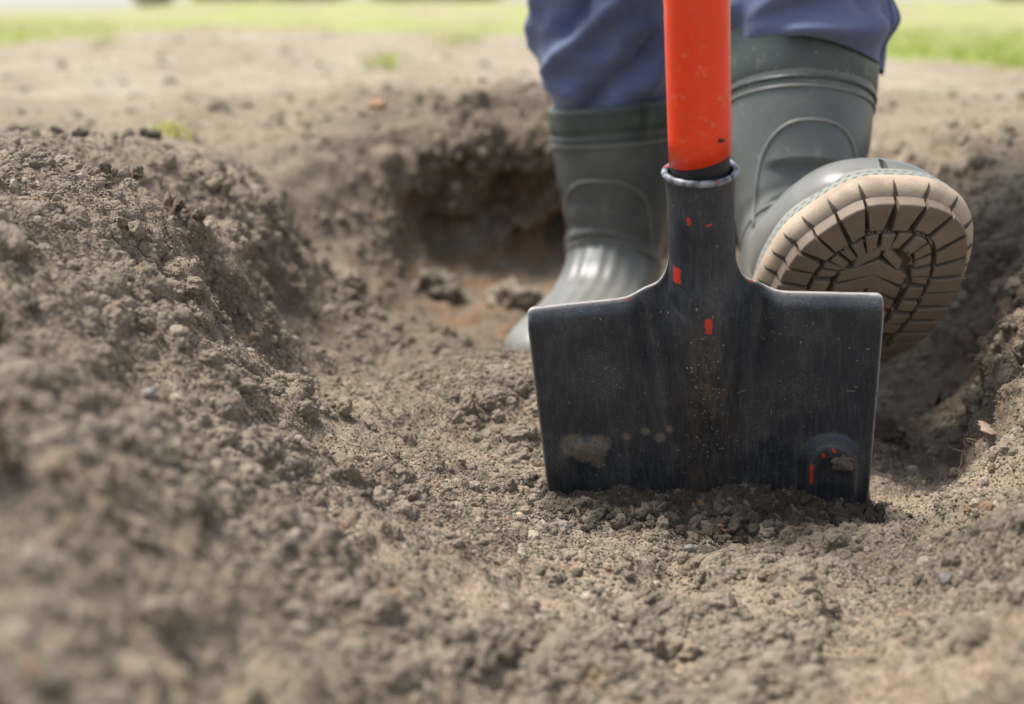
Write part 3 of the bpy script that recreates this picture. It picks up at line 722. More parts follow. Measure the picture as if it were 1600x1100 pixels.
# ------------------------------------------------------------------ grass
def grass_object():
    n = 60000
    yy = 3.0 + 15.0 * rng.random(n) ** 1.5; xx = (rng.random(n) - 0.5) * 2 * (0.55 * yy + 0.6)
    q = np.stack([xx, yy, 0 * xx], 1)
    ey = 4.9 + 3.0 * sstep(-2.0, -1.2, xx) * (1 - sstep(.1, .8, xx)) - 1.5 * sstep(.5, 1.1, xx)
    g = sstep(-0.25, 0.35, (yy - ey) + 1.6 * perlin(q, 1.7, 71) + 0.9 * perlin(q, 6, 72))
    tuft = sstep(-0.2, 0.5, perlin(q, 3.5, 91) + .5 * perlin(q, 9, 92))
    keep = rng.random(n) < g * (0.25 + 0.75 * tuft)
    xx, yy, tuft = xx[keep], yy[keep], tuft[keep]
    # stray tufts on the bare soil
    for (px, py) in ((700, 68), (183, 72), (1420, 80), (1580, 105), (1440, 155), (268, 210), (690, 140), (600, 105), (350, 60), (1500, 90), (1540, 75), (730, 66)):
        yv = CAMZ / math.tan(PITCH + math.atan((py - CY) / FPX)); xv = (px - CX) / FPX * yv
        m_ = 40; xx = np.append(xx, xv + rng.normal(size=m_) * .02 * yv / 3); yy = np.append(yy, yv + rng.normal(size=m_) * .04 * yv / 3); tuft = np.append(tuft, np.full(m_, .9))
    n = len(xx)
    h = (0.018 + 0.03 * rng.random(n)) * (0.6 + 0.7 * tuft); wd = 0.0022 + 0.002 * rng.random(n)
    h = h * np.where(yy < 3.3, 0.45, 1)
    a = rng.random(n) * 6.283; lean = rng.random(n) * 0.9
    ca, sa = np.cos(a), np.sin(a); b = rng.random(n) * 6.283
    base = np.stack([xx, yy, np.full(n, -0.006)], 1)
    wv = np.stack([ca, sa, 0 * ca], 1) * wd[:, None]
    dv = np.stack([np.cos(b) * lean, np.sin(b) * lean, np.ones(n)], 1)
    mid = base + dv * (h * .55)[:, None]; tip = base + (dv * np.array([1.7, 1.7, 1])) * h[:, None]
    V = np.stack([base - wv, base + wv, mid - wv * .8, mid + wv * .8, tip], 1).reshape(-1, 3)
    i = np.arange(n)[:, None] * 5
    F = np.concatenate([i + np.array([0, 1, 3]), i + np.array([0, 3, 2]), i + np.array([2, 3, 4])], 0)
    me = mesh_np('grass', V, F, M_grass)
    dry = np.clip(rng.random(n) * .5 + .55 * sstep(-.2, .5, perlin(np.stack([xx, yy, 0 * xx], 1), 1.2, 95)), 0, 1)
    vattr(me, 'tint', np.repeat(dry, 5))
    return tag(obj('grass', me), 'thin yellow-green grass growing beyond the dug soil', 'grass', kind='stuff')
grass_object()

# bushes far off, behind the grass
def bush(px, y, wdt, hgt, seed, mat, label):
    r_ = np.random.default_rng(seed)
    root_ = empty('bush', Matrix.Translation(((px - CX) / FPX * y, y, 0)))
    tag(root_, label, 'bush', 'bushes along the far edge of the grass')
    tr = []; tf = []
    for k in range(4):
        a = k * 1.6; v, f = tube([(0.1 * math.cos(a), 0.1 * math.sin(a), -.05), (0.25 * math.cos(a), .25 * math.sin(a), hgt * .35), (wdt * .3 * math.cos(a), wdt * .3 * math.sin(a), hgt * .7)], [.06, .045, .02], 7)
        b = len(tr); tr += list(v); tf += [tuple(b + q for q in ff) for ff in f]
    obj('trunk', mesh_py('trunk', tr, tf, M_bark), root_)
    n = 5000
    c = r_.normal(size=(40, 3)); c /= np.linalg.norm(c, axis=1)[:, None]; c = c * r_.random((40, 1)) ** .4
    c = c * np.array([wdt / 2 * .8, wdt / 2 * .8, hgt / 2 * .8]) + np.array([0, 0, hgt / 2])
    ctr = c[r_.integers(0, 40, n)] + r_.normal(size=(n, 3)) * np.array([wdt * .09, wdt * .09, hgt * .09])
    ctr[:, 2] = np.abs(ctr[:, 2]) + .03
    u = r_.normal(size=(n, 3)); u /= np.linalg.norm(u, axis=1)[:, None]; v = np.cross(u, r_.normal(size=(n, 3))); v /= np.linalg.norm(v, axis=1)[:, None]
    s = .05 + .05 * r_.random((n, 1))
    V = np.stack([ctr - u * s, ctr + v * s * .5, ctr + u * s, ctr - v * s * .5], 1).reshape(-1, 3)
    obj('crown', mesh_np('crown', V, np.arange(4 * n).reshape(-1, 4), mat, False), root_)
bush(255, 36, 1.3, 1.6, 8, M_leaf, 'greenish bush at the horizon, leftmost of the row of bushes')
bush(355, 38, 1.9, 1.8, 2, M_leaf, 'green bush at the horizon right of the second pale sky gap')
bush(420, 36, 2.2, 1.5, 3, M_leaf2, 'pale olive bush at the horizon above the small soil mound')
bush(500, 37, 2.2, 1.4, 4, M_leaf, 'olive bush at the horizon right of the soil mound')
bush(632, 36, 1.7, 1.7, 5, M_leaf, 'green bush at the horizon between two pale sky gaps')
bush(740, 37, 2.4, 1.6, 6, M_leaf2, 'brownish bush at the horizon nearest the left trouser leg')
bush(1590, 30, 2.2, 1.8, 7, M_leaf, 'green bush at the horizon by the right picture edge')

# ------------------------------------------------------------------ spade
LEAN, ROLL, YAW = R(15), R(3.5), R(-4)
o0 = Vector(P(1098, 466, 0.845))
M_sp = Matrix.Translation(o0) @ Matrix.Rotation(YAW, 4, 'Z') @ Matrix.Rotation(LEAN, 4, 'X') @ Matrix.Rotation(-ROLL, 4, 'Y')
spade = empty('spade', M_sp)
tag(spade, 'worn black steel spade with red shaft, blade pushed into the soil', 'spade')
RS = 0.0193; WB = 0.1042; ZF = 0.030; ZTOP = 0.0800; ZMIN = -0.24; WF = 0.048
def ztop(xa):
    s = np.clip((xa - RS) / (WF - RS), 0, 1)
    z = ZF * (1 - np.sqrt(np.clip(1 - (1 - s) ** 2, 0, 1)))
    c = np.clip((xa - (WB - .004)) / .004, 0, 1)
    return z - .004 * (1 - np.sqrt(1 - c * c + 1e-9))
def wside(z): return 1.0 - 0.05 * np.clip(-z / 0.15, 0, 1.6)
def front(x, z):
    xa = np.abs(x)
    t = np.clip((ZF - z) / 0.19, 0, 1)
    wv = RS * (1 - 0.62 * sstep(0.0, 0.13, ZF - z)) + 0.002 * sstep(0, .03, ZF - z)
    q = np.clip(xa / wv, 0, 1)
    dome = np.sqrt(np.clip(1 - q * q, 0, 1)); soft = (1 - q * q) ** 2
    k = sstep(0, 0.09, np.clip(ZF - z, 0, 1))
    amp = RS * (1 - sstep(0, 1, t * 0.95)) ** 0.8; fil = 0.0180 * sstep(0.0, .04, ZF - z) * (1 - sstep(0.05, 0.20, ZF - z)) * np.exp(-(xa / (0.018 + .10 * np.clip(ZF - z, 0, 1))) ** 2)
    bump = amp * (dome * (1 - k) + soft * k)
    grv = 0.0060 * sstep(0.02, 0.075, ZF - z) * (1 - sstep(0.10, 0.2, ZF - z)) * np.exp(-(x / 0.0045) ** 2)
    dish = 0.007 * (xa / 0.1) ** 2
    val = 0.0100 * sstep(0.0, .03, ZF - z) * (1 - sstep(0.06, 0.16, ZF - z)) * np.exp(-((xa - wv - .013) / .010) ** 2)
    y = val - np.maximum(bump, fil) - 0.35 * np.minimum(bump, fil) + grv - dish * 1.5 * sstep(0, .03, ZF - z)
    # shoulders turned back, side edges turned slightly
    e = np.clip(ztop(xa) - z, 0, 1)
    y = y + 0.0055 * np.exp(-(e / 0.0042) ** 1.5) * sstep(0.026, 0.05, xa)
    # pressed studs in the lower corners
    for sx, cx, cz in ((1, 0.0790, -0.112), (-1, -0.078, -0.108)):
        d = np.hypot(x - cx, np.where(z > cz, z - cz, 0.0))
        am = 1.0 if sx > 0 else 0.4
        y = y - am * 0.0082 * sstep(0.0205, 0.0135, d) + am * 0.0055 * sstep(0.0135, 0.0040, d) * sstep(cz + .012, cz - .010, z)
    return y
ang = np.linspace(math.pi, 0, 33); xs_t = RS * np.cos(ang)
xs_r = np.concatenate([RS + (WF - RS) * np.linspace(0, 1, 22)[1:] ** 1.3, np.linspace(WF, WB - .004, 46)[1:], WB - .004 + .004 * np.sin(np.linspace(0, math.pi / 2, 9))[1:]])
xs = np.concatenate([-xs_r[::-1], xs_t, xs_r])
vv = np.concatenate([np.linspace(0, .84, 150), .84 + .16 * np.linspace(0, 1, 46)[1:] ** 0.75])
Xb = np.broadcast_to(xs, (len(vv), len(xs))); Zt = ztop(np.abs(xs)); Zb = ZMIN + (Zt - ZMIN) * vv[:, None]
Yf = front(Xb, Zb); thick = 0.0021
Xw = Xb * wside(Zb)
tubemask = (np.abs(xs) <= RS + 1e-9)
rowsS = np.linspace(ZF, ZTOP, 24)[1:]
kk = sstep(-0.02, ZF, Zb)
Yback_tube = np.where(np.abs(Xb) < RS, np.sqrt(np.clip(RS ** 2 - Xb ** 2, 0, 1)), 0)
Yb = (Yf + thick) * (1 - kk) + np.maximum(Yf + thick, Yback_tube) * kk
Vf = np.stack([Xw, Yf, Zb], -1).reshape(-1, 3); Vb = np.stack([Xw, Yb, Zb], -1).reshape(-1, 3)
nr, nc = Xb.shape
Ff = grid_faces(nr, nc); Fb = grid_faces(nr, nc)[:, ::-1] + nr * nc
VV = [Vf, Vb]; FF = [Ff, Fb]
off = nr * nc
rim = []
for i in range(nr - 1):
    for c_ in (0, nc - 1):
        a, b = i * nc + c_, (i + 1) * nc + c_
        rim.append((a, b, b + off, a + off) if c_ == 0 else (a, a + off, b + off, b))
for j in range(nc - 1):
    if not (tubemask[j] and tubemask[j + 1]):
        a, b = (nr - 1) * nc + j, (nr - 1) * nc + j + 1
        rim.append((a, b, b + off, a + off))
    rim.append((j + 1, j, j + off, j + 1 + off))
FF.append(np.array(rim))
blade_me = mesh_np('blade', np.concatenate(VV), np.concatenate(FF), M_steel)
ed = np.zeros((nr, nc)); xa = np.abs(Xb)
ed = np.maximum(ed, np.exp(-((Zt - Zb) / 0.0011) ** 2) * (xa > RS))
ed = np.maximum(ed, np.exp(-((WB - xa) / 0.0008) ** 2) * (Zb > -.14))
rimmark = np.concatenate([ed.ravel(), ed.ravel()])
vattr(blade_me, 'edge', rimmark)
obj('blade', blade_me, spade)
# socket: tube standing on the blade, slightly wider at the top
zz = np.concatenate([[ZF - .001], np.linspace(ZF, ZTOP, 20)])
th = np.linspace(0, 2 * math.pi, 64, endpoint=False)
def socket_r(z): return RS * (1 + 0.035 * sstep(ZTOP - .02, ZTOP, z))
Vs = np.array([[socket_r(z) * math.cos(t) * (1 if z > ZF - .0005 else .995), socket_r(z) * math.sin(t) * (1 if z > ZF - .0005 else .995), z] for z in zz for t in th])
Vi = np.array([[(RS - .0022) * math.cos(t), (RS - .0022) * math.sin(t), z] for z in (ZTOP, ZTOP - .012) for t in th])
Fs = np.concatenate([grid_faces(len(zz), 64, True), grid_faces(2, 64, True) + len(zz) * 64])
sm_ = mesh_np('socket', np.concatenate([Vs, Vi]), Fs, M_steel); vattr(sm_, 'edge', np.zeros(len(Vs) + len(Vi)))
obj('socket', sm_, spade)
v, f = tube([((RS + .0008) * math.cos(t), (RS + .0008) * math.sin(t), ZTOP + .0003 * math.sin(2 * t)) for t in th], .0020, 10, True)
obj('socket_rim', mesh_py('socket_rim', v, f, M_rim), spade)
# shaft: black end inside the socket, red lacquered length above, D grip out of the picture
def lathe_tube(z0, z1, r0, r1, n=40, cut=0.0, m=30):
    V = []; 
    for i in range(m + 1):
        for k in range(n):
            t = 2 * math.pi * k / n; s = i / m
            zl = z0 + cut * math.cos(t)
            z = zl + (z1 - zl) * s; r = r0 + (r1 - r0) * s
            V.append((r * math.cos(t), r * math.sin(t), z))
    F = [tuple(q) for q in grid_faces(m + 1, n, True)]
    F.append(tuple(range(n))[::-1]); F.append(tuple(range(m * n, (m + 1) * n)))
    return V, F
v, f = lathe_tube(ZTOP - .03, ZTOP + .03, .0168, .0168)
obj('shaft_end', mesh_py('shaft_end', v, f, M_black), spade)
v, f = lathe_tube(ZTOP + .0085, .72, 0.0176, .0186, cut=0.0033, m=40)
shaft = obj('shaft', mesh_py('shaft', v, f, M_red), spade)
v, f = tube([(0, 0, .72), (-.03, 0, .75), (-.055, 0, .79), (-.055, 0, .83), (0, 0, .835), (.055, 0, .83), (.055, 0, .79), (.03, 0, .75), (0, 0, .72)], .013, 12)
obj('grip', mesh_py('grip', v, f, M_black), spade)
# small stuck lump on the red shaft
v = lump_mesh('mud_fleck', 31, M_clodw, 2)
mf = obj('mud_fleck', v, spade); 
aa = R(-52); mf.location = (.0186 * math.cos(aa), .0186 * math.sin(aa), .103); mf.scale = (.0021, .0016, .0020)
# specks of soil caught in the middle channel and on the face
def lumps_joined(name, pts, sizes, mat, parent):
    base = lump_mesh('tmp', 40, mat, 1, .4, .8, 1.0)
    bv = np.array([v.co[:] for v in base.vertices]); bf = np.array([p.vertices[:] for p in base.polygons])
    VV = []; FF = []
    for i, (p, s) in enumerate(zip(pts, sizes)):
        Rm = np.array(Matrix.Rotation(random.random() * 6, 3, Vector((random.random(), random.random(), random.random() + .1))))
        VV.append(bv @ Rm.T * s + p); FF.append(bf + i * len(bv))
    return tag(obj(name, mesh_np(name, np.concatenate(VV), np.concatenate(FF), mat), parent), kind='stuff')
pp, ss = [], []
for i in range(240):
    xx_ = random.gauss(0.001, .0055); zz_ = random.uniform(-.11, -.012) if i > 70 else random.gauss(-.042, .016)
    pp.append((xx_, float(front(np.array(xx_), np.array(zz_))) - .0002, zz_)); ss.append(.00035 + .0011 * random.random() ** 4)
for i in range(160):
    xx_ = random.uniform(-.092, .092); zz_ = random.uniform(-.12, -.01)
    pp.append((xx_ * .97, float(front(np.array(xx_), np.array(zz_))) - .0001, zz_)); ss.append(.00025 + .0005 * random.random() ** 3)
lumps_joined('soil_specks', pp, ss, M_speck, spade)
pp, ss = [], []
for i in range(700):
    c_ = random.choice([(-.083, -.093, .006), (-.075, -.100, .006), (-.066, -.097, .0065), (-.068, -.108, .004), (-.078, -.103, .004)])
    a_ = random.random() * 6.28; rr_ = c_[2] * math.sqrt(random.random())
    xx_, zz_ = c_[0] + rr_ * math.cos(a_), c_[1] + rr_ * math.sin(a_)
    if perlin(np.array([[xx_, zz_, 0.]]), 170, 5)[0] < -.05: continue
    pp.append((xx_ * .97, float(front(np.array(xx_), np.array(zz_))) - .0001, zz_)); ss.append(.0004 + .0007 * random.random() ** 3)
lumps_joined('dried_mud_splash', pp, ss, simple('dried_mud', (0.20, 0.165, 0.125), 0.95, .2, .4), spade)
clod = tag(obj('soil_clod', lump_mesh('soil_clod', 33, simple('brown_clod', (0.17, 0.13, 0.095), .95, .2, .5), 4)), 'small crumbly clod stuck on the stud at the blade lower right corner', 'clod')
clod.matrix_world = M_sp @ Matrix.Translation((.0830, float(front(np.array(.0840), np.array(-.109))) - .002, -.109)) @ Matrix.Diagonal((.0075, .0055, .0080, 1))

# ------------------------------------------------------------------ boots
def catmull(A, n):
    A = np.asarray(A, float); m = len(A); T = np.linspace(0, m - 1, n); out = []
    for t in T:
        i = min(int(t), m - 2); f = t - i
        p0, p1, p2, p3 = A[max(i - 1, 0)], A[i], A[i + 1], A[min(i + 2, m - 1)]
        out.append(0.5 * ((2 * p1) + (-p0 + p2) * f + (2 * p0 - 5 * p1 + 4 * p2 - p3) * f * f + (-p0 + 3 * p1 - 3 * p2 + p3) * f ** 3))
    return np.array(out)
RINGS = np.array([  # cy, cz, angle, half width, front, back
 (.055, .275, 0, .0655, .0700, .0700), (.055, .255, 0, .0650, .0690, .0690), (.055, .215, 0, .0630, .0660, .0670), (.056, .175, 2, .0590, .0620, .0630),
 (.058, .145, 6, .0545, .0580, .0600), (.062, .115, 16, .0490, .0560, .0620), (.070, .092, 34, .0460, .0520, .0740), (.086, .074, 56, .0450, .0450, .0790),
 (.110, .062, 76, .0455, .0400, .0630), (.140, .052, 88, .0475, .0390, .0520), (.175, .044, 90, .0510, .0370, .0440), (.210, .038, 90, .0530, .0340, .0380),
 (.240, .034, 90, .0510, .0310, .0340), (.264, .032, 90, .0450, .0270, .0320), (.281, .030, 90, .0350, .0200, .0290), (.291, .028, 90, .0215, .0120, .0260), (.2955, .027, 90, .0016, .0040, .0240)])
LEN = 0.30
def half_w(y, side):
    """sole half width at y; side +1 = outer (little toe) side"""
    ks = np.array([(-.002, .002), (.004, .018), (.018, .032), (.05, .037), (.09, .034), (.13, .038), (.17, .048), (.205, .0525), (.235, .0505), (.262, .041), (.282, .027), (.293, .012), (.2975, .0)])
    b = np.interp(y, ks[:, 0], ks[:, 1])
    return b
def sole_outline(n=160):
    # smooth closed outline, counter-clockwise seen from above, from spline control points (x outer side positive)
    pts = np.array([(0, .2985), (.023, .2965), (.041, .283), (.051, .256), (.0545, .222), (.0535, .190), (.048, .155), (.040, .120), (.036, .085), (.037, .050), (.034, .020), (.020, .000),
                    (0, -.005), (-.020, .000), (-.034, .020), (-.037, .050), (-.036, .085), (-.039, .120), (-.046, .155), (-.052, .190), (-.0535, .222), (-.049, .255), (-.036, .277), (-.020, .2935)])
    m = len(pts); out = []
    for t in np.linspace(0, m, n, endpoint=False):
        i = int(t); f = t - i
        p0, p1, p2, p3 = pts[(i - 1) % m], pts[i % m], pts[(i + 1) % m], pts[(i + 2) % m]
        out.append(0.5 * ((2 * p1) + (-p0 + p2) * f + (2 * p0 - 5 * p1 + 4 * p2 - p3) * f * f + (-p0 + 3 * p1 - 3 * p2 + p3) * f ** 3))
    return np.array(out)[::-1]

def build_boot(person, mw, flex_shaft=0.0, bend_deg=8.0, detail=True, top_tilt=0.0, mirror=1, splay=0.0, short=.037, widen=1.06, toe_shift=0.0, cuff=1.0):
    """mw: boot-local -> world; local: x lateral, y toe, z up, sole underside z = -0.026"""
    PIV = np.array([0, .065, .10])
    def flexf(Q):
        Q = np.array(Q, float).reshape(-1, 3).copy(); q0y = Q[:, 1] * (Q[:, 2] < .12)
        # shaft leans about the ankle
        wq = sstep(.075, .175, Q[:, 2] + 0.4 * (Q[:, 1] - .06) * -1) * np.where(Q[:, 1] < .16, 1, 0)
        a = R(flex_shaft) * wq
        c, s = np.cos(a), np.sin(a)
        dy, dz = Q[:, 1] - PIV[1], Q[:, 2] - PIV[2]
        y2 = PIV[1] + dy * c + dz * s; z2 = PIV[2] - dy * s + dz * c
        Q[:, 1], Q[:, 2] = y2, z2
        # lateral lean of the shaft
        h = np.clip(Q[:, 2] - .09, 0, 1); Q[:, 0] += h * math.tan(R(splay))
        Q[:, 2] += (top_tilt * Q[:, 0]) * sstep(.16, .23, Q[:, 2])
        # toe spring: roll the forefoot up about an axis above the sole
        y0, y1 = .10, .27
        tot = R(bend_deg); rad = (y1 - y0) / max(tot, 1e-4); zc = -0.01
        yy = Q[:, 1]; front_ = (yy > y0) & (Q[:, 2] < .14)
        t = np.clip((yy - y0) / (y1 - y0), 0, 1) * tot
        over = np.clip(yy - y1, 0, 1)
        zz = Q[:, 2] - zc
        ny = y0 + rad * np.sin(t) - zz * np.sin(t) + over * np.cos(t)
        nz = zc + rad * (1 - np.cos(t)) + zz * np.cos(t) + over * np.sin(t)
        Q[:, 1] = np.where(front_, ny, Q[:, 1]); Q[:, 2] = np.where(front_, nz, Q[:, 2])
        Q[:, 0] += toe_shift * sstep(.15, .30, q0y) * (Q[:, 2] < .30)
        Q[:, 0] *= mirror
        return Q
    # ---- upper
    nR, nA = 130, 96
    RG0 = RINGS.copy(); RG0[9:13, 4] *= (.78 if cuff <= 1 else 1.0)
    RG0[:4, 1] -= np.array([.037, .035, .024, .010]) * short / .037
    RG0[:, 3] *= 1 + (widen - 1) * sstep(.11, .19, RG0[:, 0]) * (RG0[:, 2] > 60)
    RG = catmull(RG0, nR)
    th = np.linspace(0, 2 * math.pi, nA, endpoint=False)
    def S(i, t):
        cy, cz, al, a, bf, bb = RG[i]
        al = R(al); e = np.array([0, math.cos(al), math.sin(al)]); st, ct = math.sin(t), math.cos(t)
        foot = sstep(55, 88, math.degrees(al))
        p = 1 - 0.30 * foot * (1 if st < 0 else 0.1)
        sx = math.copysign(abs(ct) ** p, ct); sy = math.copysign(abs(st) ** (p if st < 0 else 1), st)
        return np.array([a * sx, cy, cz]) + e * (bf if st > 0 else bb) * sy
    V = np.array([S(i, t) for i in range(nR) for t in th])
    ii = np.repeat(np.arange(nR), nA); tt = np.tile(th, nR); s_i = ii / (nR - 1)
    # creases at the ankle and ribs over the instep
    nrm = V - np.repeat(RG[:, :3] * 0 + np.stack([0 * RG[:, 0], RG[:, 0], RG[:, 1]], 1), nA, 0)
    nrm /= np.linalg.norm(nrm, axis=1)[:, None] + 1e-9
    disp = 0.0012 * perlin(V, 18, 101) + 0.0022 * perlin(V * np.array([1, 1, 1.6]), 9, 102)
    frontness = np.clip(np.sin(tt), 0, 1)
    ribz = sstep(.40, .44, s_i) * (1 - sstep(.66, .70, s_i)) * sstep(.35, .7, frontness)
    disp += ribz * 0.0008 * np.cos(V[:, 0] * 2 * math.pi / 0.014)
    for c_, wv_, amp in ((.33, .022, -.0026), (.375, .014, .0012), (.26, .03, -.0012)):
        disp += amp * np.exp(-((s_i - c_ + .02 * np.cos(tt)) / wv_) ** 2) * (0.3 + 0.7 * np.abs(np.sin(tt + .5)))
    V = V + nrm * disp[:, None]
    V[:, 2] = np.maximum(V[:, 2], -.004)
    if top_tilt:
        pass
    Vo = V.copy()
    # inner wall of the opening
    Vin = np.array([S(i, t) for i in (0, 12, 30) for t in th]); cen = np.array([0, .055, 0])
    Vin[:, :2] = (Vin[:, :2] - cen[:2]) * 0.955 + cen[:2]
    F1 = grid_faces(nR, nA, True)[:, ::-1]; F2 = grid_faces(3, nA, True) + nR * nA
    cap = np.array([((nR - 1) * nA + k, (nR - 1) * nA + (k + 1) % nA, (nR - 1) * nA + nA - 2 - k, (nR - 1) * nA + nA - 1 - k) for k in range(nA // 2 - 1)])
    lip = np.array([(k, (k + 1) % nA, nR * nA + (k + 1) % nA, nR * nA + k) for k in range(nA)])
    boot = obj('boot', mesh_np('boot', flexf(np.concatenate([V, Vin])), np.concatenate([F1, F2, lip, cap]), M_boot), person, mw)
    # ---- cuff band round the top
    rows = np.array([0, 1, 2, 4, 6, 8, 9, 10]) if cuff <= 1 else np.array([0, 1, 3, 6, 9, 12, 15, 16]); offs = np.array([.0002, .0020, .0022, .0020, .0020, .0022, .0020, .0002])
    cr = []
    idx = [i for i in rows]
    for i, of in zip(idx, offs):
        Q = np.array([S(i, t) for t in th]); Q[:, :2] = Q[:, :2] + (Q[:, :2] - cen[:2]) / np.linalg.norm(Q[:, :2] - cen[:2], axis=1)[:, None] * of
        if i == 0: Q[:, 2] += .0015
        cr.append(Q)
    topin = cr[0].copy(); topin[:, :2] = (topin[:, :2] - cen[:2]) * .95 + cen[:2]
    CV = np.concatenate([topin] + cr)
    obj('cuff_band', mesh_np('cuff_band', flexf(CV), grid_faces(len(cr) + 1, nA, True)[:, ::-1], M_cuff), boot)
    def line(pts_it, rad, name, mat):
        path = flexf(np.array([pts_it[k] for k in range(len(pts_it))]))
        v, f = tube(path, rad, 8); return obj(name, mesh_py(name, v, f, mat), boot)
    def surf_pt(s, t, lift=.0006):
        i = s * (nR - 1); i0 = int(min(max(i, 0), nR - 2)); f_ = i - i0
        k = (t % (2 * math.pi)) / (2 * math.pi) * nA; k0 = int(k) % nA; g = k - int(k); k1 = (k0 + 1) % nA
        q = lambda a, b: Vo[a * nA + b]
        p = (q(i0, k0) * (1 - g) + q(i0, k1) * g) * (1 - f_) + (q(i0 + 1, k0) * (1 - g) + q(i0 + 1, k1) * g) * f_
        nn = nrm[i0 * nA + k0]; return p + nn * lift
    n_ = 97
    for s_, r_ in ((.086 if cuff <= 1 else .132, .0016), (.098 if cuff <= 1 else .144, .0012)):
        line([surf_pt(s_, 2 * math.pi * k / (n_ - 1)) for k in range(n_)], r_, 'piping', M_pipe if r_ < .0014 else M_cuff)
    # arched line on the shaft front
    arch = []
    for k in range(61):
        u = -1 + 2 * k / 60
        t = math.pi / 2 - u * R(68); s = .172 + .23 * abs(u) ** 3.0 + (.02 if cuff > 1 else 0)
        arch.append(surf_pt(s, t, .0004))
    line(arch, .0013, 'arch_ridge', M_pipe)
    # ankle seam
    line([surf_pt(.405 + .02 * math.cos(2 * (t_ - math.pi / 2)), t_, .0003) for t_ in np.linspace(R(-10), R(190), 60)], .0011, 'ankle_seam', M_pipe)
    # ---- sole
    O = sole_outline(200); m = len(O); O[:, 0] *= 1 + (widen - 1) * sstep(.11, .19, O[:, 1])
    nx = np.roll(O, -1, 0) - np.roll(O, 1, 0); nx = np.stack([-nx[:, 1], nx[:, 0]], 1); nx /= np.linalg.norm(nx, axis=1)[:, None]
    if ((O - np.array([0, .15])) * nx).sum() < 0: nx = -nx
    arc = np.concatenate([[0], np.cumsum(np.linalg.norm(np.diff(O, axis=0), axis=1))])
    def strip(profile, name, mat, close_bottom=False, uv=False):
        V = []
        for (of, z) in profile:
            V.append(np.concatenate([O + nx * of, np.full((m, 1), z)], 1))
        V = np.concatenate(V); F = grid_faces(len(profile), m, True)
        me_v = flexf(V)
        me = mesh_np(name, me_v, F, mat)
        if uv:
            a = me.attributes.new('uvs', 'FLOAT_VECTOR', 'POINT')
            uvv = np.zeros((len(V), 3), np.float32); uvv[:, 0] = np.tile(arc, len(profile)); uvv[:, 1] = np.repeat([z for _, z in profile], m)
            a.data.foreach_set('vector', uvv.ravel())
        return obj(name, me, boot)
    strip([(-.006, .0135), (-.0035, .0150), (-.0015, .0145), (-.0010, .0100)], 'foxing_lip', M_pipe)
    strip([(-.0010, .0100), (.0004, .0085), (.0008, .0045), (.0010, .0005)], 'foxing_strip', M_hatch, uv=True)
    # tan wall and underside, closed towards the middle line
    prof = [(.0008, .0006), (.0022, .0000), (.0030, -.0030), (.0030, -.0085), (.0016, -.0125), (-.0018, -.0160), (-.0070, -.0182), (-.0130, -.0188)]
    wall = strip(prof, 'sole', M_tan)
    Cm = np.stack([O[:, 0] * 0, np.clip(O[:, 1], .035, .236)], 1)   # medial line
    def med(j, inset, z):
        """a point inset from the outline towards the medial line at perimeter index j (float)"""
        j0 = int(math.floor(j)) % m; f_ = j - math.floor(j); j1 = (j0 + 1) % m
        a = O[j0] * (1 - f_) + O[j1] * f_; c = Cm[j0] * (1 - f_) + Cm[j1] * f_
        d = a - c; L = np.linalg.norm(d); k = max(0.0, 1 - inset / L)
        q = c + d * k; return (q[0], q[1], z)
    ins = [.0128, .02, .03, .045, .06, .09]
    V = np.array([med(j, s_, -.0188) for s_ in ins for j in range(m)])
    obj('sole_floor', mesh_np('sole_floor', flexf(V), grid_faces(len(ins), m, True), M_groove), boot)
    # ---- tread blocks, each its own piece
    ZB, ZT = -.0182, -.0274
    def block(poly, zt=ZT, name='tread_block', zb=ZB, sub=2):
        """poly: list of (x,y) of the face; walls drop to the floor with a small draft"""
        poly = np.array(poly, float)
        ar = 0.5 * np.sum(poly[:, 0] * np.roll(poly[:, 1], -1) - np.roll(poly[:, 0], -1) * poly[:, 1])
        if ar < 0: poly = poly[::-1]
        # densify
        dn = []
        for a, b in zip(poly, np.roll(poly, -1, 0)):
            for k in range(sub): dn.append(a + (b - a) * k / sub)
        poly = np.array(dn); c = poly.mean(0); n = len(poly)
        dr = (poly - c); L = np.linalg.norm(dr, axis=1)[:, None]
        foot = c + dr * (1 + .0009 / L); lip_ = c + dr; top = c + dr * (1 - .0007 / L)
        V = np.concatenate([np.c_[foot, np.full(n, zb)], np.c_[lip_, np.full(n, zt + .0007)], np.c_[top, np.full(n, zt)], [[c[0], c[1], zt]]])
        F = []
        for i in range(n):
            j = (i + 1) % n
            F += [(i, i + n, j + n, j), (i + n, i + 2 * n, j + 2 * n, j + n), (i + 2 * n, 3 * n, j + 2 * n)]
        me = mesh_py(name, flexf(V), F, M_tread, False)
        return obj(name, me, boot)
    per = arc[-1] + np.linalg.norm(O[0] - O[-1])
    # perimeter positions measured from the toe tip; O[?] toe tip index
    tip = int(np.argmax(O[:, 1]))
    def jpos(s): # s metres from the toe tip along the outline (+ = one side)
        a = (arc[tip] + s) % per; arc2 = np.append(arc, per)
        return float(np.interp(a, arc2, np.arange(m + 1)))
    cuts = [0.011]
    stp = [.022, .021, .019, .016, .0145, .0135, .013] + [.0125] * 22
    for d_ in stp: cuts.append(cuts[-1] + d_)
    half = per / 2
    cuts = [c_ for c_ in cuts if c_ < half - .008]
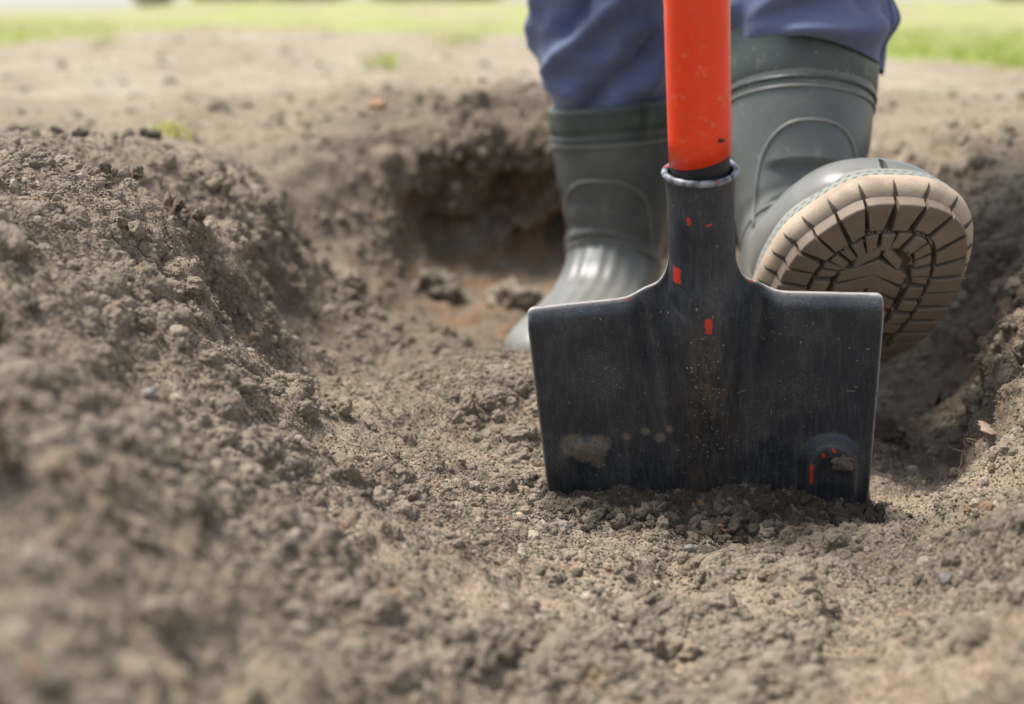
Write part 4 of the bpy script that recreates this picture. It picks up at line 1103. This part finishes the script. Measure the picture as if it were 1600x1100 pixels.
    def seg(s0, s1, i0, i1, slant=0.0, n=3, nar=0.0):
        mid_ = (s0 + s1) / 2; T0 = lambda s_: mid_ + (s_ - mid_) * (1 - nar)
        a = [med(jpos(s0 + (s1 - s0) * k / n), i0, 0)[:2] for k in range(n + 1)]
        b = [med(jpos(T0(s0 + (s1 - s0) * k / n) + slant), i1, 0)[:2] for k in range(n, -1, -1)]
        return a + b
    g = .0017; jr = random.Random(5)
    for sgn in (1, -1):
        prev = cuts[0]
        for c_ in cuts[1:]:
            i1 = .0255 if c_ < .16 else .021
            block(seg(sgn * (prev + g * jr.uniform(.6, 1.1)), sgn * (c_ - g * jr.uniform(.6, 1.1)), .0050, i1 + jr.uniform(-.0012, .0006), sgn * jr.uniform(.0005, .0035), nar=(.16 if c_ < .10 else .05) * jr.uniform(.6, 1.3)), sub=1, zt=ZT + jr.uniform(-.0008, .0014))
            prev = c_
        block(seg(sgn * (prev + g), sgn * (half - g), .0050, .0205), sub=1)
    block(seg(-cuts[0] + g, cuts[0] - g, .0050, .0255, nar=.16), sub=1)
    # inner ring
    ic = [.0, .020, .040, .058, .0735, .087, .100, .1125, .125, .1375, .15]
    for sgn in (1, -1):
        for a_, b_ in zip(ic[:-1], ic[1:]):
            block(seg(sgn * (a_ + g * 1.2), sgn * (b_ - g * jr.uniform(.8, 1.6)), .0284, .0400 + jr.uniform(-.001, .001), sgn * jr.uniform(-.002, .002)), sub=1, zt=ZT + jr.uniform(-.0008, .0016))
    # chevrons in the middle
    y = .262
    k = 0
    while y > .03:
        if .085 < y < .10: y -= .003
        w_ = (.0155 if k == 0 else .0225) if y > .165 else (.013 if y > .14 else (.009 if y > .11 else .0125))
        drop = .011 if y > .165 else .009; t_ = .0075
        if k % 3 == 0:
            for s in (1, -1):
                block([(s * .0012, y), (s * w_, y - drop), (s * w_, y - drop - t_), (s * .0012, y - t_)], sub=1)
        else:
            block([(-w_, y - drop), (0, y), (w_, y - drop), (w_, y - drop - t_), (0, y - t_), (-w_, y - drop - t_)], sub=1)
        y -= t_ + .0040; k += 1
    pk = []; pz = []
    for _ in range(2600):
        q_ = med(jr.uniform(0, m), jr.choice([.0268, .0272, .0415, .0425, jr.uniform(.004, .055)]), 0)
        if perlin(np.array([[q_[0], q_[1], 0.]]), 45, 3)[0] < -.05: continue
        pk.append((q_[0], q_[1], ZB - jr.uniform(.001, .0082))); pz.append(.0006 + .0018 * jr.random() ** 3)
    lumps_joined('packed_soil', flexf(np.array(pk)), pz, M_speck, boot)
    # dark slivers on the tan wall: painted shade of grooves running out as notches
    for sgn in (1, -1):
        for c_ in cuts:
            pts_ = []
            for (ii_, zz_, hw_) in ((.0060, -.0192, .0019), (.0018, -.0168, .0015), (-.0020, -.0124, .0008), (-.0033, -.0085, .00005)):
                for e_ in (-1, 1):
                    q_ = med(jpos(sgn * c_ + e_ * hw_ - sgn * ii_ * .15), ii_, 0)
                    pts_.append((q_[0], q_[1], zz_))
            obj('notch_shade_sliver', mesh_py('notch_shade_sliver', flexf(pts_), [(0, 2, 3, 1), (2, 4, 5, 3), (4, 6, 7, 5)], M_notch_shade), boot)
    return boot, flexf

person = empty('person', Matrix.Translation((.14, 1.40, -.20)))
tag(person, 'person in blue work trousers and dark green rubber boots digging behind the spade', 'person')
PI_ = person.matrix_world.inverted() if False else Matrix.Translation((-.14, -1.40, .20))

def boot_mw(heel, yaw, pitch, roll):
    # local +y (toe) points towards the camera (-Y) at yaw 0; pitch lifts the toe
    return Matrix.Translation(heel) @ Matrix.Rotation(math.pi + R(yaw), 4, 'Z') @ Matrix.Rotation(R(pitch), 4, 'X') @ Matrix.Rotation(R(roll), 4, 'Y')
# standing boot (left in the picture)
MWL = boot_mw((.123, 1.485, -.200), -19, 0, 0)
bootL, flexL = build_boot(person, PI_ @ MWL, flex_shaft=2, bend_deg=6, mirror=1, splay=0, top_tilt=-.10, short=.033)
# raised boot (right in the picture), heel on the soil, toes up
MWR = boot_mw((.222, 1.18, -.161), 4, 25, -4)
bootR, flexR = build_boot(person, PI_ @ MWR, flex_shaft=2, bend_deg=42, mirror=-1, splay=0, short=.003, widen=1.24, toe_shift=.010, cuff=1.5)

# ------------------------------------------------------------------ trousers
def boot_axis(MW, flexf):
    c1 = Vector(flexf([[0, .055, .238]])[0]); c0 = Vector(flexf([[0, .057, .18]])[0])
    return MW @ c1, (MW @ c1 - MW @ c0).normalized()
def leg(name, rings, folds, hem=None, n=120, m=110, noise_seed=0):
    """rings: (x,y,z,rx,ry) from hem to hip"""
    RG = catmull(rings, m); th = np.linspace(0, 2 * math.pi, n, endpoint=False)
    V = np.zeros((m, n, 3)); s = np.linspace(0, 1, m)[:, None] * np.ones((1, n)); T = np.broadcast_to(th, (m, n))
    rad = np.ones((m, n))
    V[..., 0] = RG[:, 0:1]; V[..., 1] = RG[:, 1:2]; V[..., 2] = RG[:, 2:3]
    hz = V[..., 2].copy()
    disp = np.zeros((m, n))
    for (t0, z0, t1, z1, wv, amp) in folds:          # ridges and valleys along lines on the unrolled leg
        r_ = 0.065
        ax, az, bx, bz = R(t0) * r_, z0, R(t1) * r_, z1
        px_, pz_ = T * r_, hz
        L2 = (bx - ax) ** 2 + (bz - az) ** 2
        best = np.full((m, n), 9.0)
        for sh in (-2 * math.pi * r_, 0, 2 * math.pi * r_):
            k = np.clip(((px_ + sh - ax) * (bx - ax) + (pz_ - az) * (bz - az)) / L2, 0, 1)
            best = np.minimum(best, np.hypot(px_ + sh - ax - k * (bx - ax), pz_ - az - k * (bz - az)))
        disp += 1.6 * amp * np.exp(-(best / wv) ** 2)
    Q = np.stack([np.cos(T) * .065 + 3 + noise_seed, np.sin(T) * .065, hz], -1).reshape(-1, 3)
    disp += (perlin(Q * np.array([1, 1, .6]), 14, 111 + noise_seed) * .0045 + perlin(Q * np.array([1, 1, 1.7]), 34, 113) * .0030 + perlin(Q * np.array([1, 1, 2.2]), 60, 114) * .0010).reshape(m, n)
    rx = RG[:, 3:4] + disp; ry = RG[:, 4:5] + disp
    V[..., 0] += rx * np.cos(T); V[..., 1] += ry * np.sin(T)
    if hem is not None:
        fall = np.clip(1 - s / 0.22, 0, 1)
        V[..., 2] += hem(T) * fall
    return V.reshape(-1, 3), grid_faces(m, n, True), RG
TL, axL = boot_axis(MWL, flexL)
TR, axR = boot_axis(MWR, flexR); TR = TR + axR * .030
# angles: 0 = +x (picture right), -90 = towards the camera, 180 = picture left
zl = TL.z
foldsL = [(-150, zl + .035, -60, zl + .125, .010, .009), (-128, zl + .075, -75, zl + .160, .013, -.010), (-112, zl + .010, -55, zl + .055, .010, -.009), (-165, zl + .02, -120, zl + .012, .009, .006),
          (-185, zl + .06, -140, zl + .14, .011, .006), (-60, zl + .02, -20, zl + .09, .010, .006), (-135, zl + .13, -100, zl + .06, .012, -.006), (-90, zl + .17, -40, zl + .24, .014, .009)]
VL, FL, RL = leg('trouser_leg', [(TL.x - .004, TL.y, TL.z - .03, .055, .058), (TL.x - .006, TL.y, TL.z - .004, .055, .058), (TL.x - .010, TL.y - .004, TL.z + .03, .0655, .068), (TL.x - .014, TL.y - .008, TL.z + .07, .0665, .072),
         (TL.x - .014, TL.y - .012, TL.z + .12, .066, .075), (TL.x - .012, TL.y - .03, TL.z + .20, .072, .080), (TL.x - .01, TL.y - .05, TL.z + .32, .078, .086), (TL.x, TL.y - .02, TL.z + .48, .085, .095), (TL.x + .02, TL.y + .06, TL.z + .66, .095, .11)], foldsL, noise_seed=1)
zr = TR.z
foldsR = [(-150, zr + .02, -60, zr + .055, .010, .008), (-100, zr + .005, -20, zr + .02, .010, .008), (-170, zr - .01, -110, zr + .05, .009, -.007), (-60, zr + .03, -20, zr + .06, .009, -.006),
          (-200, zr - .02, -150, zr + .07, .010, .008), (0, zr - .03, -35, zr + .02, .009, -.006), (-130, zr + .07, -40, zr + .10, .012, .008)]
def hemR(T):
    # front of the hem rests above the boot top, sides and back hang lower outside
    f = np.clip(-np.sin(T), 0, 1)
    return -0.034 * (1 - f ** 0.9) + 0.006 * np.sin(3 * T + 1)
VR, FR, RR = leg('trouser_leg', [(TR.x + .002, TR.y + .004, TR.z - .002, .073, .080), (TR.x + .000, TR.y + .008, TR.z + .010, .074, .088), (TR.x + .000, TR.y + .012, TR.z + .04, .075, .090), (TR.x + .003, TR.y + .012, TR.z + .08, .077, .088),
         (TR.x + .014, TR.y + .0, TR.z + .15, .083, .086), (TR.x + .012, TR.y - .01, TR.z + .25, .085, .090), (TR.x, TR.y + .05, TR.z + .36, .09, .10), (TR.x - .02, TR.y + .14, TR.z + .48, .10, .115), (TR.x - .03, TR.y + .22, TR.z + .58, .105, .12)], foldsR, hem=hemR, noise_seed=5)
hipL, hipR = RL[-1], RR[-1]
mid = (hipL[:3] + hipR[:3]) / 2
nH = 48; tH = np.linspace(0, 2 * math.pi, nH, endpoint=False); hv = []
for dz, a, b in ((-.12, .10, .10), (-.06, .17, .125), (0.02, .185, .13), (.10, .175, .125), (.18, .165, .115)):
    for t in tH: hv.append((mid[0] + a * math.cos(t), mid[1] + b * math.sin(t), max(hipL[2], hipR[2]) + dz))
FH = grid_faces(5, nH, True)
Voff = np.array([.14, 1.40, -.20])
Vt = np.concatenate([VL, VR, np.array(hv)]) - Voff
Ft = np.concatenate([FL, FR + len(VL), FH + len(VL) + len(VR)])
tro = obj('trousers', mesh_np('trousers', Vt, Ft, M_cloth), person)
sol = tro.modifiers.new('thick', 'SOLIDIFY'); sol.thickness = .0012; sol.offset = -1
# side seams with stitching
def seam(Vleg, n, k, rows, name):
    path = Vleg.reshape(-1, n, 3)[rows, k] - Voff
    c = Vleg.reshape(-1, n, 3)[rows].mean(1) - Voff
    d = path - c; d /= np.linalg.norm(d, axis=1)[:, None]
    v, f = tube(path + d * .0004, .0009, 6); obj(name, mesh_py(name, v, f, M_seam), tro)
for k in (113, 115, 111):
    seam(VR, 120, k, slice(0, 60), 'seam')

print('boot tops', TL, TR)
